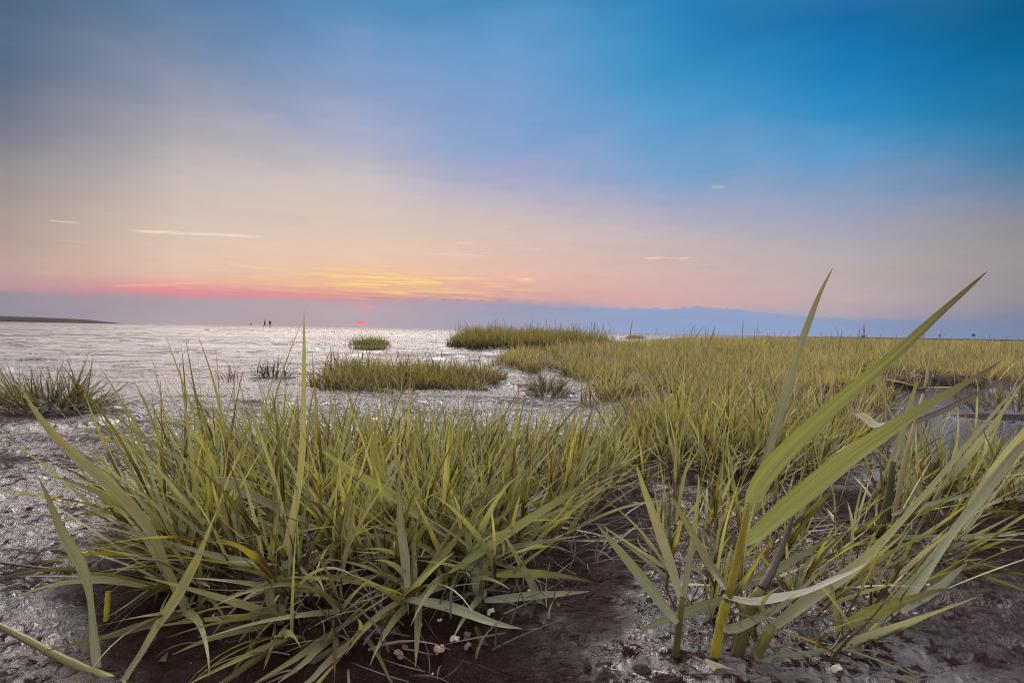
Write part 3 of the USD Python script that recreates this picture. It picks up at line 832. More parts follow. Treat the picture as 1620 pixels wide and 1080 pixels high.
# ------------------------------------------------------------------ grass islands and the meadow, from tufts scattered
def tuft_mesh(rng, radius, count, h, w, seg=5, lean=0.5, tip=0.5):
    rb = Ribbons()
    for k in range(count):
        r = radius * math.sqrt(rng.uniform()); a = rng.uniform(0, 2 * math.pi)
        tilt = abs(rng.normal(0, lean)); b = rng.uniform(0, 2 * math.pi)
        d = [math.cos(b) * math.sin(tilt), math.sin(b) * math.sin(tilt), math.cos(tilt)]
        Lh = h * rng.uniform(0.5, 1.15)
        P = leaf_curve([r * math.cos(a), r * math.sin(a), -0.01], d, Lh, rng.uniform(0, 0.7), seg)
        rb.add(*ribbon(P, leaf_width(seg, w * rng.uniform(0.7, 1.2)), rng.normal(0, 1, 3) + [0, -0.4, 0.2], 0.15, int(rng.integers(0, 400)), 2))
    return rb.arrays()




def scatter(name, parent, kinds, places, mat, label=None):
    """A PointInstancer of tuft meshes; places: (x, y, z, scale, turn)."""
    path = free_name('/World' if parent is None else str(parent.GetPath()), name)
    pi = UsdGeom.PointInstancer.Define(stage, path)
    off = np.zeros(3)
    if parent is not None:
        off = np.array(parent.GetOrderedXformOps()[0].Get())
    for k, (v, f, uv) in enumerate(kinds):
        usdkit.mesh(stage, f'{path}/tuft_{k + 1:03d}', (v, f), mat, True, uv)
        pi.CreatePrototypesRel().AddTarget(f'{path}/tuft_{k + 1:03d}')
    A = np.asarray(places, float)
    pi.CreatePositionsAttr(Vt.Vec3fArray.FromNumpy((A[:, :3] - off).astype(np.float32)))
    pi.CreateScalesAttr(Vt.Vec3fArray.FromNumpy(np.repeat(A[:, 3:4], 3, 1).astype(np.float32)))
    half = A[:, 4] / 2
    pi.CreateOrientationsAttr([Gf.Quath(float(math.cos(h)), 0, 0, float(math.sin(h))) for h in half])
    pi.CreateProtoIndicesAttr(Vt.IntArray.FromNumpy(np.random.default_rng(len(A)).integers(0, len(kinds), len(A)).astype(np.int32)))
    tag(pi, label, kind='stuff')
    return pi


near_kinds = [tuft_mesh(R, 0.085, 50, h_, 0.0062, 6, 0.75) for h_ in (0.16, 0.15, 0.13, 0.15, 0.11, 0.17, 0.14, 0.12)]
far_kinds = [tuft_mesh(R, 0.34, 210, 0.185, 0.0085, 4, 0.42) for _ in range(6)]
isle_kinds = [tuft_mesh(R, 0.085, 46, h_, 0.0060, 5, 0.75) for h_ in (0.13, 0.10, 0.12, 0.08, 0.14, 0.11)]


straw_kinds = [tuft_mesh(R, 0.10, 7, 0.19, 0.0046, 5, 0.5) for _ in range(6)]


def sample(poly, density, rng, band=None):
    import shapely
    x0, y0, x1, y1 = poly.bounds
    n = int((x1 - x0) * (y1 - y0) * density)
    x, y = rng.uniform(x0, x1, n), rng.uniform(y0, y1, n)
    ok = shapely.contains_xy(poly, x, y)
    if band:
        ok &= (y >= band[0]) & (y < band[1])
    ok &= np.abs(x) < y * 0.85 + 0.4
    return x[ok], y[ok]


def thin_out(x, y, rng, at_=0.42, keep=0.12):
    n = meshkit.fbm(np.stack([x * 2.3, y * 1.9, 0 * x], -1), 3, 57)
    ok = (n > at_) | (rng.uniform(0, 1, len(x)) < keep)
    return x[ok], y[ok]


def places(x, y, rng, s0=0.75, s1=1.25):
    z = ground_z(x, y)
    lowf = meshkit.fbm(np.stack([x * 0.8, y * 0.8, 0 * x], -1), 3, 31)
    s = rng.uniform(s0, s1, len(x)) * (0.7 + 0.6 * lowf)
    return np.column_stack([x, y, z, s, rng.uniform(0, 2 * math.pi, len(x))])


pl = np.vstack([places(*thin_out(*sample(MEADOW_POLY, 85, R, (1.5, 5.0)), R, 0.475, 0.05), R, 0.55, 1.35), places(*thin_out(*sample(MEADOW_POLY, 60, R, (5.0, 9.0)), R, 0.46, 0.08), R, 0.6, 1.3)])
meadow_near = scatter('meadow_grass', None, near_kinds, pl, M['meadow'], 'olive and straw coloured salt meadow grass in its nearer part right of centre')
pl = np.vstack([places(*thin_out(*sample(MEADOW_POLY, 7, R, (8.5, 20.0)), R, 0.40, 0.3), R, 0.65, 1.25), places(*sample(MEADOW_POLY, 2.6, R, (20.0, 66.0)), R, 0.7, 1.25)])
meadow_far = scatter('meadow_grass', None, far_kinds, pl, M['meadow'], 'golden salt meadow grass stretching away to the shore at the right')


pl = np.vstack([places(*sample(MEADOW_POLY, 42, R, (1.6, 7.0)), R, 0.6, 1.2), places(*sample(MEADOW_POLY, 12, R, (7.0, 16.0)), R, 0.9, 1.6)])
scatter('straw_blades', None, straw_kinds, pl, M['straw'], 'pale dry blades standing among the meadow grass right of centre')


def seed_stalk(x, y, h, lean, ang, rng):
    z = float(ground_z(x, y))
    d = [math.cos(ang) * math.sin(lean), math.sin(ang) * math.sin(lean), math.cos(lean)]
    P = leaf_curve([x, y, z], d, h, rng.uniform(0, 0.3), 8)
    k = max(1.0, np.hypot(x, y) / 9)
    t = np.linspace(0, 1, 8)
    Rr = np.where(t < 0.62, 0.0011, 0.0011 + 0.0017 * np.sin((t - 0.62) / 0.38 * math.pi)) * min(k, 2.2)
    return tube(P, Rr, 5, int(rng.integers(0, 97)))


def island(label, poly, density, kinds, stalks, stalk_h, rng, seeds_mat='seed', scale=(0.5, 1.45), loose=45):
    c = poly.centroid
    t = thing('grass_island', label, 'grass clump', (c.x, c.y, 0.0))
    x, y = sample(poly, density, rng)
    x, y = thin_out(x, y, rng, 0.40, 0.25)
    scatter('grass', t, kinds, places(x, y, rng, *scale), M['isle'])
    x, y = sample(poly.buffer(0.05), loose, rng)
    if len(x):
        scatter('loose_blades', t, straw_kinds, places(x, y, rng, 0.6, 1.2), M['isle'])
    place = in_polygon(poly)
    for k in range(stalks):
        x, y = place(rng)
        obj('seed_stalk', seed_stalk(x, y, stalk_h * rng.uniform(0.75, 1.2), abs(rng.normal(0, 0.15)), rng.uniform(0, 6.28), rng)[:2], M[seeds_mat], t, True)
    return t


isle_a = polygon([(-1.05, 11.2), (-0.6, 10.5), (0.3, 10.4), (1.3, 10.9), (1.9, 12.6), (1.4, 14.0), (0.2, 14.3), (-0.8, 13.4)])
island('long grass island with tall seed stalks above the horizon beyond the channel', isle_a, 60, [tuft_mesh(R, 0.11, 80, 0.24, 0.0075, 5, 0.3) for _ in range(5)], 70, 0.40, R)
isle_b = polygon([gp(*p) for p in [(505, 614), (560, 622), (640, 622), (720, 620), (780, 618), (795, 606), (740, 596), (620, 594), (530, 598)]])
island('low grass island with dark undersides in the wet channel at centre left', isle_b, 120, isle_kinds, 14, 0.17, R)
isle_c = polygon([gp(*p) for p in [(557, 553), (585, 554.5), (612, 553), (610, 549), (585, 547.5), (560, 549)]])
island('small round grass islet on the flat left of the long grass island', isle_c, 90, isle_kinds, 4, 0.17, R)
isle_d = polygon([gp(*p) for p in [(988, 536.4), (1002, 536.9), (1018, 537.0), (1016, 535.6), (1000, 535.2)]])
island('tiny dark islet far out on the flat before the horizon', isle_d, 12, isle_kinds, 0, 0.17, R)

# seed stalks that stand out of the meadow
m_st = thing('seed_stalks', 'tall thin seed stalks leaning out of the right hand meadow above the horizon', 'grass stalks', (3, 8, 0))
mp = in_polygon(MEADOW_POLY)
for k in range(120):
    while True:
        x, y = mp(R)
        y = 3.6 + abs(R.normal(0, 8.0))
        x = R.uniform(0.0, 0.8 * y)
        if MEADOW_POLY.contains(__import__('shapely').Point(x, y)):
            break
    obj('stalk', seed_stalk(x, y, R.uniform(0.25, 0.38), abs(R.normal(0.12, 0.18)), R.normal(0.3, 0.9), R)[:2], M['seed' if R.uniform() < 0.6 else 'straw'], m_st, True)

# ------------------------------------------------------------------ single shoots one can tell apart in the foreground
b = (1128, 1046)
t = hero('cordgrass_shoot', 'tallest cordgrass shoot with thick bright yellow stem and two broad arching leaves', 'grass shoot', b)
db = hdep(*b)
hero_stem(t, [(1128, 1054, 17), (1140, 990, 17), (1151, 945, 14)], db, db - 0.03, 'yellow_stem')
hero_stem(t, [(1151, 947, 14), (1163, 900, 13.5), (1174, 850, 12), (1184, 795, 7)], db - 0.03, db - 0.10, 'yellow_stem')
hero_leaf(t, [(1182, 806, 8), (1190, 785, 22), (1212, 750, 31), (1250, 708, 28), (1305, 655, 23), (1370, 600, 20), (1425, 553, 17), (1480, 502, 11), (1525, 462, 7), (1561, 430, 2)], db - 0.10, db - 0.06, 'young', twist=0.25)
hero_leaf(t, [(1177, 859, 14), (1198, 845, 24), (1235, 812, 31), (1290, 767, 34), (1345, 722, 30), (1400, 685, 24), (1450, 652, 17), (1500, 622, 13), (1550, 593, 6), (1585, 570, 2)], db - 0.07, db - 0.02, 'young', turn=0.5)
hero_leaf(t, [(1195, 775, 6), (1215, 715, 12), (1238, 640, 14), (1262, 560, 12), (1283, 500, 9), (1300, 458, 5), (1317, 425, 1.5)], db - 0.08, db + 0.04, 'leaf')
hero_leaf(t, [(1143, 941, 5), (1165, 947, 9), (1195, 951, 12), (1235, 944, 14), (1275, 935, 8), (1310, 920, 9), (1345, 905, 6), (1372, 890, 2)], db - 0.04, db - 0.02, 'white_dry', twist=0.6, label='bleached papery curled lower leaf')
hero_leaf(t, [(1143, 992, 12), (1165, 993, 15), (1200, 976, 13), (1240, 955, 8), (1275, 925, 6), (1310, 892, 3)], db - 0.03, db, 'pale')
hero_leaf(t, [(1150, 932, 8), (1128, 900, 13), (1105, 862, 12), (1082, 820, 9), (1062, 785, 3)], db - 0.04, db + 0.02, 'leaf')

b = (1068, 1048)
t = hero('cordgrass_shoot', 'slim cordgrass shoot with two long leaves fanning left, beside the yellow-stemmed shoot', 'grass shoot', b)
db = hdep(*b)
hero_stem(t, [(1068, 1050, 12), (1073, 1000, 11), (1080, 945, 9)], db, db - 0.02)
hero_leaf(t, [(1079, 955, 8), (1066, 910, 14), (1048, 855, 16), (1030, 805, 12), (1016, 765, 8), (1007, 735, 2)], db - 0.02, db + 0.02, 'leaf', turn=0.4)
hero_leaf(t, [(1072, 985, 9), (1050, 958, 15), (1020, 920, 17), (988, 880, 13), (962, 850, 8), (944, 828, 2)], db - 0.02, db - 0.04, 'pale')
hero_leaf(t, [(1081, 945, 8), (1090, 890, 10), (1098, 840, 8), (1104, 790, 5), (1106, 755, 2)], db, db + 0.03, 'leaf')

b = (1163, 1046)
t = hero('cordgrass_shoot', 'brownish bent cordgrass stem leaning right just behind the yellow-stemmed shoot', 'grass shoot', b)
db = hdep(*b)
hero_stem(t, [(1163, 1048, 20), (1187, 965, 20), (1205, 930, 17)], db, db, 'stem')
hero_stem(t, [(1205, 930, 17), (1222, 900, 14), (1238, 862, 10), (1255, 815, 6)], db, db + 0.02, 'dead')
hero_leaf(t, [(1150, 937, 9), (1180, 925, 16), (1213, 907, 17), (1250, 888, 12), (1285, 868, 7), (1316, 846, 2)], db + 0.01, db + 0.05, 'leaf', turn=0.4)
hero_leaf(t, [(1150, 945, 10), (1120, 957, 16), (1085, 968, 14), (1040, 985, 10), (1005, 1000, 3)], db + 0.01, db + 0.03, 'pale')

b = (1195, 1046)
t = hero('cordgrass_shoot', 'cordgrass shoot with long grey-green leaf rising right into a thin pale stalk', 'grass shoot', b)
db = hdep(*b)
hero_stem(t, [(1190, 1048, 18), (1205, 1020, 18), (1222, 990, 14)], db, db - 0.01)
hero_leaf(t, [(1218, 996, 13), (1250, 972, 18), (1295, 938, 21), (1340, 908, 19), (1378, 875, 14), (1420, 830, 9), (1460, 785, 8), (1513, 723, 7), (1560, 668, 6), (1607, 612, 2)], db - 0.01, db + 0.12, 'leaf', turn=0.5)
hero_leaf(t, [(1195, 1043, 10), (1240, 1041, 13), (1300, 1031, 12), (1360, 1012, 10), (1420, 992, 8), (1467, 970, 3)], db - 0.01, db + 0.02, 'pale', turn=0.3)
hero_leaf(t, [(1215, 1020, 10), (1195, 985, 13), (1175, 960, 12), (1155, 938, 8), (1140, 915, 2)], db + 0.01, db + 0.05, 'pale')

b = (1368, 1012)
t = hero('cordgrass_shoot', 'sprawling cordgrass shoot with broad dark green leaf low over the mud at right', 'grass shoot', b)
db = hdep(*b)
hero_stem(t, [(1300, 1066, 8), (1335, 1040, 14), (1370, 1012, 16), (1390, 990, 12)], db - 0.04, db)
hero_leaf(t, [(1320, 996, 5), (1345, 985, 17), (1378, 970, 22), (1412, 957, 19), (1440, 948, 12), (1470, 937, 7), (1500, 930, 2)], db - 0.03, db + 0.02, 'young', rid=3)
hero_leaf(t, [(1362, 1006, 6), (1395, 978, 17), (1430, 945, 24), (1455, 915, 20), (1480, 880, 14), (1510, 838, 12), (1550, 790, 14), (1590, 738, 15), (1630, 688, 10)], db, db + 0.12, 'pale', turn=0.4)
hero_leaf(t, [(1425, 968, 7), (1460, 945, 14), (1490, 925, 13), (1512, 905, 8), (1530, 890, 2)], db, db + 0.06, 'pale')
hero_leaf(t, [(1372, 1021, 8), (1410, 1019, 12), (1460, 1023, 12), (1500, 1031, 7), (1540, 1039, 4), (1580, 1048, 2)], db, db - 0.02, 'straw', label='yellowing leaf with dry thread-like tip')
hero_leaf(t, [(1366, 1022, 8), (1400, 1045, 11), (1430, 1066, 12), (1462, 1090, 10)], db, db - 0.05, 'leaf')
hero_leaf(t, [(1290, 1075, 12), (1340, 1062, 19), (1395, 1052, 18), (1440, 1045, 10), (1480, 1040, 3)], db - 0.04, db - 0.02, 'dead', label='broad limp dead brown leaf')
hero_leaf(t, [(1370, 1015, 8), (1400, 1007, 10), (1430, 1000, 8), (1457, 992, 3)], db, db + 0.01, 'straw')

b = (1380, 868)
t = hero('cordgrass_shoot', 'cordgrass shoot with a straight pale leaf lying almost level towards the right edge', 'grass shoot', (1390, 880))
db = hdep(1390, 880)
hero_stem(t, [(1352, 900, 11), (1388, 850, 14), (1405, 790, 12), (1413, 730, 8)], db, db)
hero_leaf(t, [(1377, 853, 6), (1410, 851, 10), (1470, 850, 10), (1530, 849, 9), (1580, 846, 7), (1640, 842, 4)], db, db - 0.08, 'pale', turn=0.8)
hero_leaf(t, [(1355, 901, 6), (1380, 888, 13), (1415, 878, 14), (1440, 872, 9), (1462, 862, 3)], db, db + 0.02, 'pale')
hero_leaf(t, [(1411, 815, 5), (1440, 803, 8), (1480, 795, 7), (1530, 783, 6), (1580, 768, 2)], db, db + 0.02, 'pale', turn=0.6)
hero_leaf(t, [(1412, 735, 6), (1425, 690, 10), (1440, 640, 8), (1452, 600, 3)], db, db + 0.05, 'leaf')

b = (1455, 880)
t = hero('dry_stalk', 'straight brown and straw coloured stalk standing before the pool', 'grass stalk', b)
db = hdep(*b)
hero_stem(t, [(1405, 885, 7), (1425, 760, 8), (1447, 668, 7), (1461, 622, 5), (1475, 547, 2)], db, db + 0.06, 'straw')
b = (1470, 860)
t = hero('cordgrass_shoot', 'leaning cordgrass shoot with thin dark leaves crossing the pool', 'grass shoot', b)
db = hdep(*b)
hero_stem(t, [(1440, 868, 8), (1462, 820, 7), (1490, 770, 6)], db, db + 0.02)
hero_leaf(t, [(1400, 705, 6), (1440, 672, 9), (1490, 650, 8), (1540, 626, 7), (1597, 594, 2)], db + 0.05, db + 0.15, 'dead')
hero_leaf(t, [(1490, 772, 5), (1520, 735, 12), (1545, 705, 10), (1580, 660, 6), (1620, 600, 2)], db + 0.02, db + 0.08, 'leaf')
hero_leaf(t, [(1530, 803, 6), (1562, 765, 20), (1592, 726, 22), (1622, 688, 18), (1660, 640, 6)], db - 0.12, db - 0.05, 'leaf', label='broad leaf running out past the right edge')

b = (1390, 705)
t = hero('dry_leaf', 'crumpled bleached dry leaf caught in the grass left of the pool', 'dry leaf', b)
db = 0.95
hero_leaf(t, [(1353, 656, 5), (1366, 659, 13), (1380, 670, 14), (1392, 672, 6), (1402, 674, 13), (1418, 681, 9), (1430, 676, 3)], db, db + 0.02, 'white_dry', twist=1.2)
b = (1457, 616)
t = hero('driftwood_twig', 'thin bleached forked twig lying on the far bank of the pool', 'twig', b)
db = hdep(*b)
hero_stem(t, [(1403, 600, 2.5), (1430, 606, 3.5), (1457, 614, 3.5)], db, db, 'white_dry', 'twig')
hero_stem(t, [(1457, 614, 3.5), (1487, 613, 3), (1515, 612, 1.5)], db, db, 'white_dry', 'twig')

# left side
b = (317, 1010)
t = hero('cordgrass_shoot', 'cordgrass shoot at left whose longest leaf arches up and left over the small dark clump', 'grass shoot', b)
db = hdep(*b)
hero_stem(t, [(317, 1012, 8), (317, 960, 7), (316, 880, 5)], db, db)
hero_leaf(t, [(317, 1004, 5), (297, 967, 14), (267, 907, 12), (243, 848, 14), (213, 807, 17), (167, 760, 16), (117, 720, 14), (80, 682, 11), (52, 645, 6), (32, 610, 1.5)], db, db - 0.06, 'leaf', rid=12)
hero_leaf(t, [(427, 898, 9), (383, 888, 14), (333, 877, 11), (287, 863, 5), (200, 835, 2)], db, db + 0.02, 'pale')
hero_leaf(t, [(483, 824, 7), (433, 800, 14), (367, 768, 14), (300, 733, 9), (235, 698, 5), (160, 640, 1.5)], db + 0.08, db + 0.06, 'leaf', turn=0.6)

b = (160, 1062)
t = hero('cordgrass_shoot', 'lone cordgrass shoot in the lower left corner with one upright leaf', 'grass shoot', b)
db = hdep(*b)
hero_stem(t, [(-30, 975, 9), (40, 1010, 11), (100, 1042, 14), (155, 1066, 15), (200, 1083, 13)], db + 0.03, db - 0.02)
hero_leaf(t, [(154, 1063, 12), (151, 1030, 14), (147, 990, 11), (144, 955, 8), (138, 920, 13), (125, 885, 19), (107, 855, 17), (92, 825, 12), (76, 785, 7), (60, 753, 1.5)], db, db - 0.02, 'pale', twist=0.5)
hero_leaf(t, [(195, 1078, 10), (205, 1060, 9), (225, 1030, 9), (248, 990, 12), (277, 948, 17), (307, 893, 14), (322, 860, 7), (342, 808, 2)], db - 0.02, db + 0.03, 'leaf', rid=31)
hero_leaf(t, [(226, 1092, 12), (245, 1068, 16), (256, 1047, 11), (266, 1030, 2)], db - 0.02, db, 'pale')

b = (310, 905)
t = hero('dry_stalk', 'thin dark stalk lying level from the left edge into the large clump', 'grass stalk', b)
db = hdep(190, 960)
hero_stem(t, [(-15, 888, 4), (117, 903, 5), (233, 901, 6), (312, 880, 5)], db, db + 0.05, 'dead')
b = (168, 1000)
t = hero('yellow_shoot_base', 'short mustard yellow broken shoot base at the left margin of the large clump', 'grass shoot', b)
db = hdep(*b)
hero_stem(t, [(166, 1002, 8), (169, 970, 9), (171, 935, 8)], db, db, 'yellow_stem')

b = (440, 1012)
t = hero('cordgrass_shoot', 'upright cordgrass shoot in the large clump whose needle tip pierces the horizon', 'grass shoot', b)
db = hdep(*b)
hero_stem(t, [(440, 1015, 14), (445, 960, 12), (452, 900, 8)], db, db)
hero_leaf(t, [(441, 1008, 8), (428, 950, 15), (426, 905, 12), (432, 855, 8), (444, 790, 3)], db, db - 0.01, 'pale')
hero_leaf(t, [(445, 985, 8), (450, 930, 14), (456, 860, 15), (468, 795, 11), (477, 730, 10), (480, 650, 8), (481, 570, 6), (481, 492, 1.5)], db - 0.01, db + 0.05, 'leaf')
hero_leaf(t, [(440, 1006, 8), (418, 1003, 16), (395, 1006, 12), (378, 1012, 3)], db - 0.01, db - 0.03, 'white_dry', label='short pale leaf end')
hero_leaf(t, [(446, 1040, 8), (425, 1050, 22), (402, 1064, 24), (383, 1082, 16)], db - 0.02, db - 0.05, 'pale')

b = (645, 945)
t = hero('cordgrass_shoot', 'front cordgrass shoot of the large clump with broad pale leaf falling right over the shells', 'grass shoot', b)
db = hdep(600, 1008)
hero_stem(t, [(597, 1012, 9), (625, 965, 11), (650, 930, 10)], db, db - 0.02)
hero_leaf(t, [(643, 948, 10), (688, 955, 17), (728, 966, 18), (770, 982, 13), (800, 990, 8), (826, 994, 2)], db - 0.02, db - 0.07, 'pale', turn=0.7)
hero_leaf(t, [(645, 930, 8), (641, 885, 15), (634, 830, 13), (632, 785, 7), (631, 730, 1.5)], db - 0.02, db, 'pale')
hero_leaf(t, [(650, 932, 8), (680, 900, 12), (710, 866, 11), (745, 822, 8), (772, 783, 2)], db - 0.02, db + 0.05, 'young')
hero_leaf(t, [(594, 1010, 6), (612, 988, 12), (640, 955, 10), (655, 935, 4)], db - 0.02, db - 0.02, 'pale')
hero_leaf(t, [(510, 713, 5), (545, 738, 12), (590, 765, 15), (635, 793, 17), (675, 825, 14), (712, 852, 2)], db + 0.10, db + 0.02, 'young', turn=0.5)

b = (757, 960)
t = hero('cordgrass_shoot', 'front cordgrass shoot of the large clump with leaves spread to both sides at centre', 'grass shoot', b)
db = hdep(757, 985)
hero_stem(t, [(757, 985, 9), (760, 945, 9), (768, 890, 7)], db, db - 0.01)
hero_leaf(t, [(710, 906, 4), (750, 880, 14), (808, 840, 16), (860, 807, 13), (910, 776, 10), (985, 733, 2)], db - 0.02, db + 0.04, 'young', turn=0.6)
hero_leaf(t, [(757, 954, 8), (753, 920, 15), (744, 870, 12), (735, 825, 6), (730, 795, 2)], db - 0.01, db, 'pale')
hero_leaf(t, [(766, 950, 8), (800, 947, 14), (845, 942, 14), (890, 939, 9), (932, 935, 2)], db - 0.01, db - 0.03, 'pale', turn=0.6)
hero_leaf(t, [(766, 985, 8), (798, 1002, 16), (835, 1024, 19), (875, 1050, 15), (900, 1068, 10), (930, 1088, 3)], db - 0.02, db - 0.07, 'leaf', turn=0.5)
hero_leaf(t, [(785, 910, 6), (810, 907, 13), (850, 907, 13), (890, 911, 8), (936, 919, 2)], db - 0.01, db - 0.02, 'young', rid=3, turn=0.2)
hero_leaf(t, [(800, 850, 4), (820, 885, 8), (845, 930, 12), (865, 975, 9), (895, 1020, 2)], db - 0.02, db - 0.01, 'pale')

b = (640, 1010)
t = hero('dead_leaf', 'grey-brown dead leaf hanging down to the mud left of the shells', 'dry leaf', b)
db = hdep(655, 1040)
hero_leaf(t, [(616, 985, 9), (635, 1010, 13), (657, 1035, 13), (680, 1060, 9), (705, 1082, 3)], db, db - 0.03, 'dead')
b = (780, 1040)
t = hero('dead_leaf', 'grey-brown dead leaf hanging down to the mud right of the shells', 'dry leaf', b)
db = hdep(785, 1045)
hero_leaf(t, [(752, 990, 6), (765, 1018, 11), (783, 1042, 10), (800, 1062, 7), (815, 1082, 3)], db, db - 0.03, 'dead')
b = (1150, 1070)
t = hero('dead_leaf', 'pale fallen leaf at the bottom edge under the yellow-stemmed shoot', 'dry leaf', b)
db = hdep(1150, 1074)
hero_leaf(t, [(1115, 1042, 4), (1135, 1056, 16), (1160, 1070, 21), (1185, 1086, 18), (1215, 1102, 6)], db, db - 0.03, 'white_dry', rid=5)


# ------------------------------------------------------------------ litter, shells and what stands far out
def litter(name, label, poly, count, mat, length, width, rng, up=0.12, rise=0.012):
    rb = Ribbons(); place = in_polygon(poly)
    for k in range(count):
        x, y = place(rng)
        z = float(ground_z(x, y)) + rng.uniform(0.001, rise)
        a = rng.uniform(0, 2 * math.pi); e = rng.normal(0, up)
        P = leaf_curve([x, y, z], [math.cos(a) * math.cos(e), math.sin(a) * math.cos(e), abs(math.sin(e))], length * rng.uniform(0.4, 1.3), rng.normal(0, 0.5), 6, rng.normal(0, 0.8))
        P[:, 2] = np.maximum(P[:, 2], z)
        rb.add(*ribbon(P, leaf_width(6, width * rng.uniform(0.5, 1.3)), [rng.normal(0, 0.5), rng.normal(-0.3, 0.5), 1], 0.15, int(rng.integers(0, 400)), 2))
    return tag(rb.build(name, M[mat]), label, kind='stuff')


under = polygon([gp(*p) for p in [(170, 880), (230, 1010), (330, 1090), (560, 1100), (860, 1100), (900, 980), (1000, 850), (980, 740), (330, 740)]])
litter('dead_stems', 'dark tangle of dead stems lying under the large foreground clump', under, 1500, 'dead', 0.06, 0.0022, R, 0.7, 0.02)
litter('dead_stems', 'dead stems and straw lying on the dark mud around the right hand shoots', fore_poly, 650, 'dead', 0.065, 0.0021, R, 0.5, 0.008)
litter('straw', 'scattered pale straw lying in the meadow edge and between the shoots', polygon([gp(*p) for p in [(960, 745), (1020, 1000), (1400, 1050), (1600, 900), (1700, 800), (1340, 740)]]), 30, 'straw', 0.07, 0.0022, R, 0.4, 0.012)
litter('dead_stems', 'brown dead stems matted along the foot of the meadow grass', mid_poly, 700, 'dead', 0.09, 0.0032, R, 0.5, 0.02)


def snail(size, turns=3.3, n=54, m=10):
    """A periwinkle: a tube winding up a spiral and shrinking to its point."""
    th = np.linspace(0, turns * 2 * math.pi, n)
    sc = np.exp(-0.155 * th)
    cx_, cy_, cz = 0.50 * sc * np.cos(th), 0.50 * sc * np.sin(th), 1.25 * (1 - sc)
    rr = 0.52 * sc
    a = np.linspace(0, 2 * math.pi, m, endpoint=False)
    rad = np.stack([np.cos(th), np.sin(th), 0 * th], 1)
    v = np.stack([cx_, cy_, cz], 1)[:, None] + rr[:, None, None] * (rad[:, None] * np.cos(a)[None, :, None] + np.array([0, 0, 1.0]) * (1.12 * np.sin(a))[None, :, None])
    v = v.reshape(-1, 3)
    i, j = np.meshgrid(np.arange(n - 1), np.arange(m), indexing='ij')
    q = np.stack([i * m + j, (i + 1) * m + j, (i + 1) * m + (j + 1) % m, i * m + (j + 1) % m], -1).reshape(-1, 4)
    f = np.vstack([q[:, [0, 1, 2]], q[:, [0, 2, 3]], [[0, k, k + 1] for k in range(1, m - 1)]])
    return v * size / 2.0, f


def put(v, px, py, lift, angles):
    Rm = trimesh.transformations.euler_matrix(*angles)[:3, :3]
    v = v @ Rm.T
    p = ground_at(px, py)
    z = float(ground_z(p[0], p[1]))
    return v + [p[0], p[1], z - v[:, 2].min() - lift]


for (px, py, size, mat, ang, label) in [
    (692, 1058, 0.0165, 'shell', (0.5, 0.3, 1.2), 'largest pinkish snail shell on the dark mud at the bottom centre'),
    (717, 1040, 0.012, 'shell_white', (1.2, 0.4, 2.0), 'white round snail shell touching the largest pink one'),
    (735, 1036, 0.012, 'shell_dark', (0.3, 0.9, 0.4), 'grey striped snail shell behind the largest pink one'),
    (741, 1050, 0.010, 'shell_dark', (0.9, 0.2, 3.1), 'small dark snail shell right of the largest pink one'),
    (628, 1058, 0.0125, 'shell', (0.2, 0.2, 0.0), 'pink snail shell lying spire up, left of the dead leaf'),
    (638, 1049, 0.009, 'shell_dark', (1.0, 0.1, 1.5), 'small brown snail shell leaning on the left pink shell'),
    (663, 1018, 0.007, 'shell_white', (0.4, 0.6, 0.8), 'tiny white snail shell above the dead leaf'),
    (776, 1000, 0.011, 'shell_white', (0.8, 0.5, 2.2), 'white broken snail shell under the long falling leaf'),
    (596, 1034, 0.010, 'shell_dark', (0.2, 1.1, 0.6), 'dull brown snail shell at the foot of the clump'),
    (835, 968, 0.009, 'shell_white', (1.4, 0.3, 0.6), 'small white snail shell below the level leaves at centre'),
    (1373, 948, 0.012, 'shell_white', (0.1, 0.3, 0.2), 'bright white snail shell between the right hand leaves'),
    (1385, 935, 0.011, 'shell', (0.3, 0.2, 0.9), 'dull pink snail shell just above the bright white one'),
    (1430, 974, 0.011, 'shell', (1.3, 0.2, 0.4), 'pale brown snail shell under the broad pale leaf at right'),
    (1325, 1060, 0.013, 'shell_white', (0.9, 0.1, 2.4), 'white snail shell at the bottom edge below the right hand shoots'),
    (1253, 1025, 0.009, 'shell', (0.3, 0.8, 1.9), 'pink snail shell right of the yellow stem'),
    (1255, 990, 0.007, 'shell_white', (0.7, 0.5, 0.9), 'tiny white snail shell right of the yellow stem'),
    (1355, 922, 0.009, 'shell_dark', (0.7, 0.2, 1.1), 'grey snail shell in the dark gap left of the pale leaf'),
    (1097, 866, 0.010, 'shell_white', (0.5, 0.5, 2.7), 'white snail shell left of the yellow stem on the mud'),
    (1130, 852, 0.009, 'shell_white', (1.0, 0.9, 0.3), 'white snail shell on the mud in front of the meadow edge'),
    (353, 912, 0.010, 'shell_white', (0.3, 0.9, 0.3), 'white snail shell deep inside the left of the large clump'),
    (1585, 890, 0.010, 'shell', (0.5, 0.4, 0.1), 'brown snail shell under the right hand clump')]:
    v, f = snail(size)
    tag(obj('snail_shell', (put(v, px, py, size * 0.12, ang), f), M[mat], None, True), label, 'shell', 'snail shells on the mud')

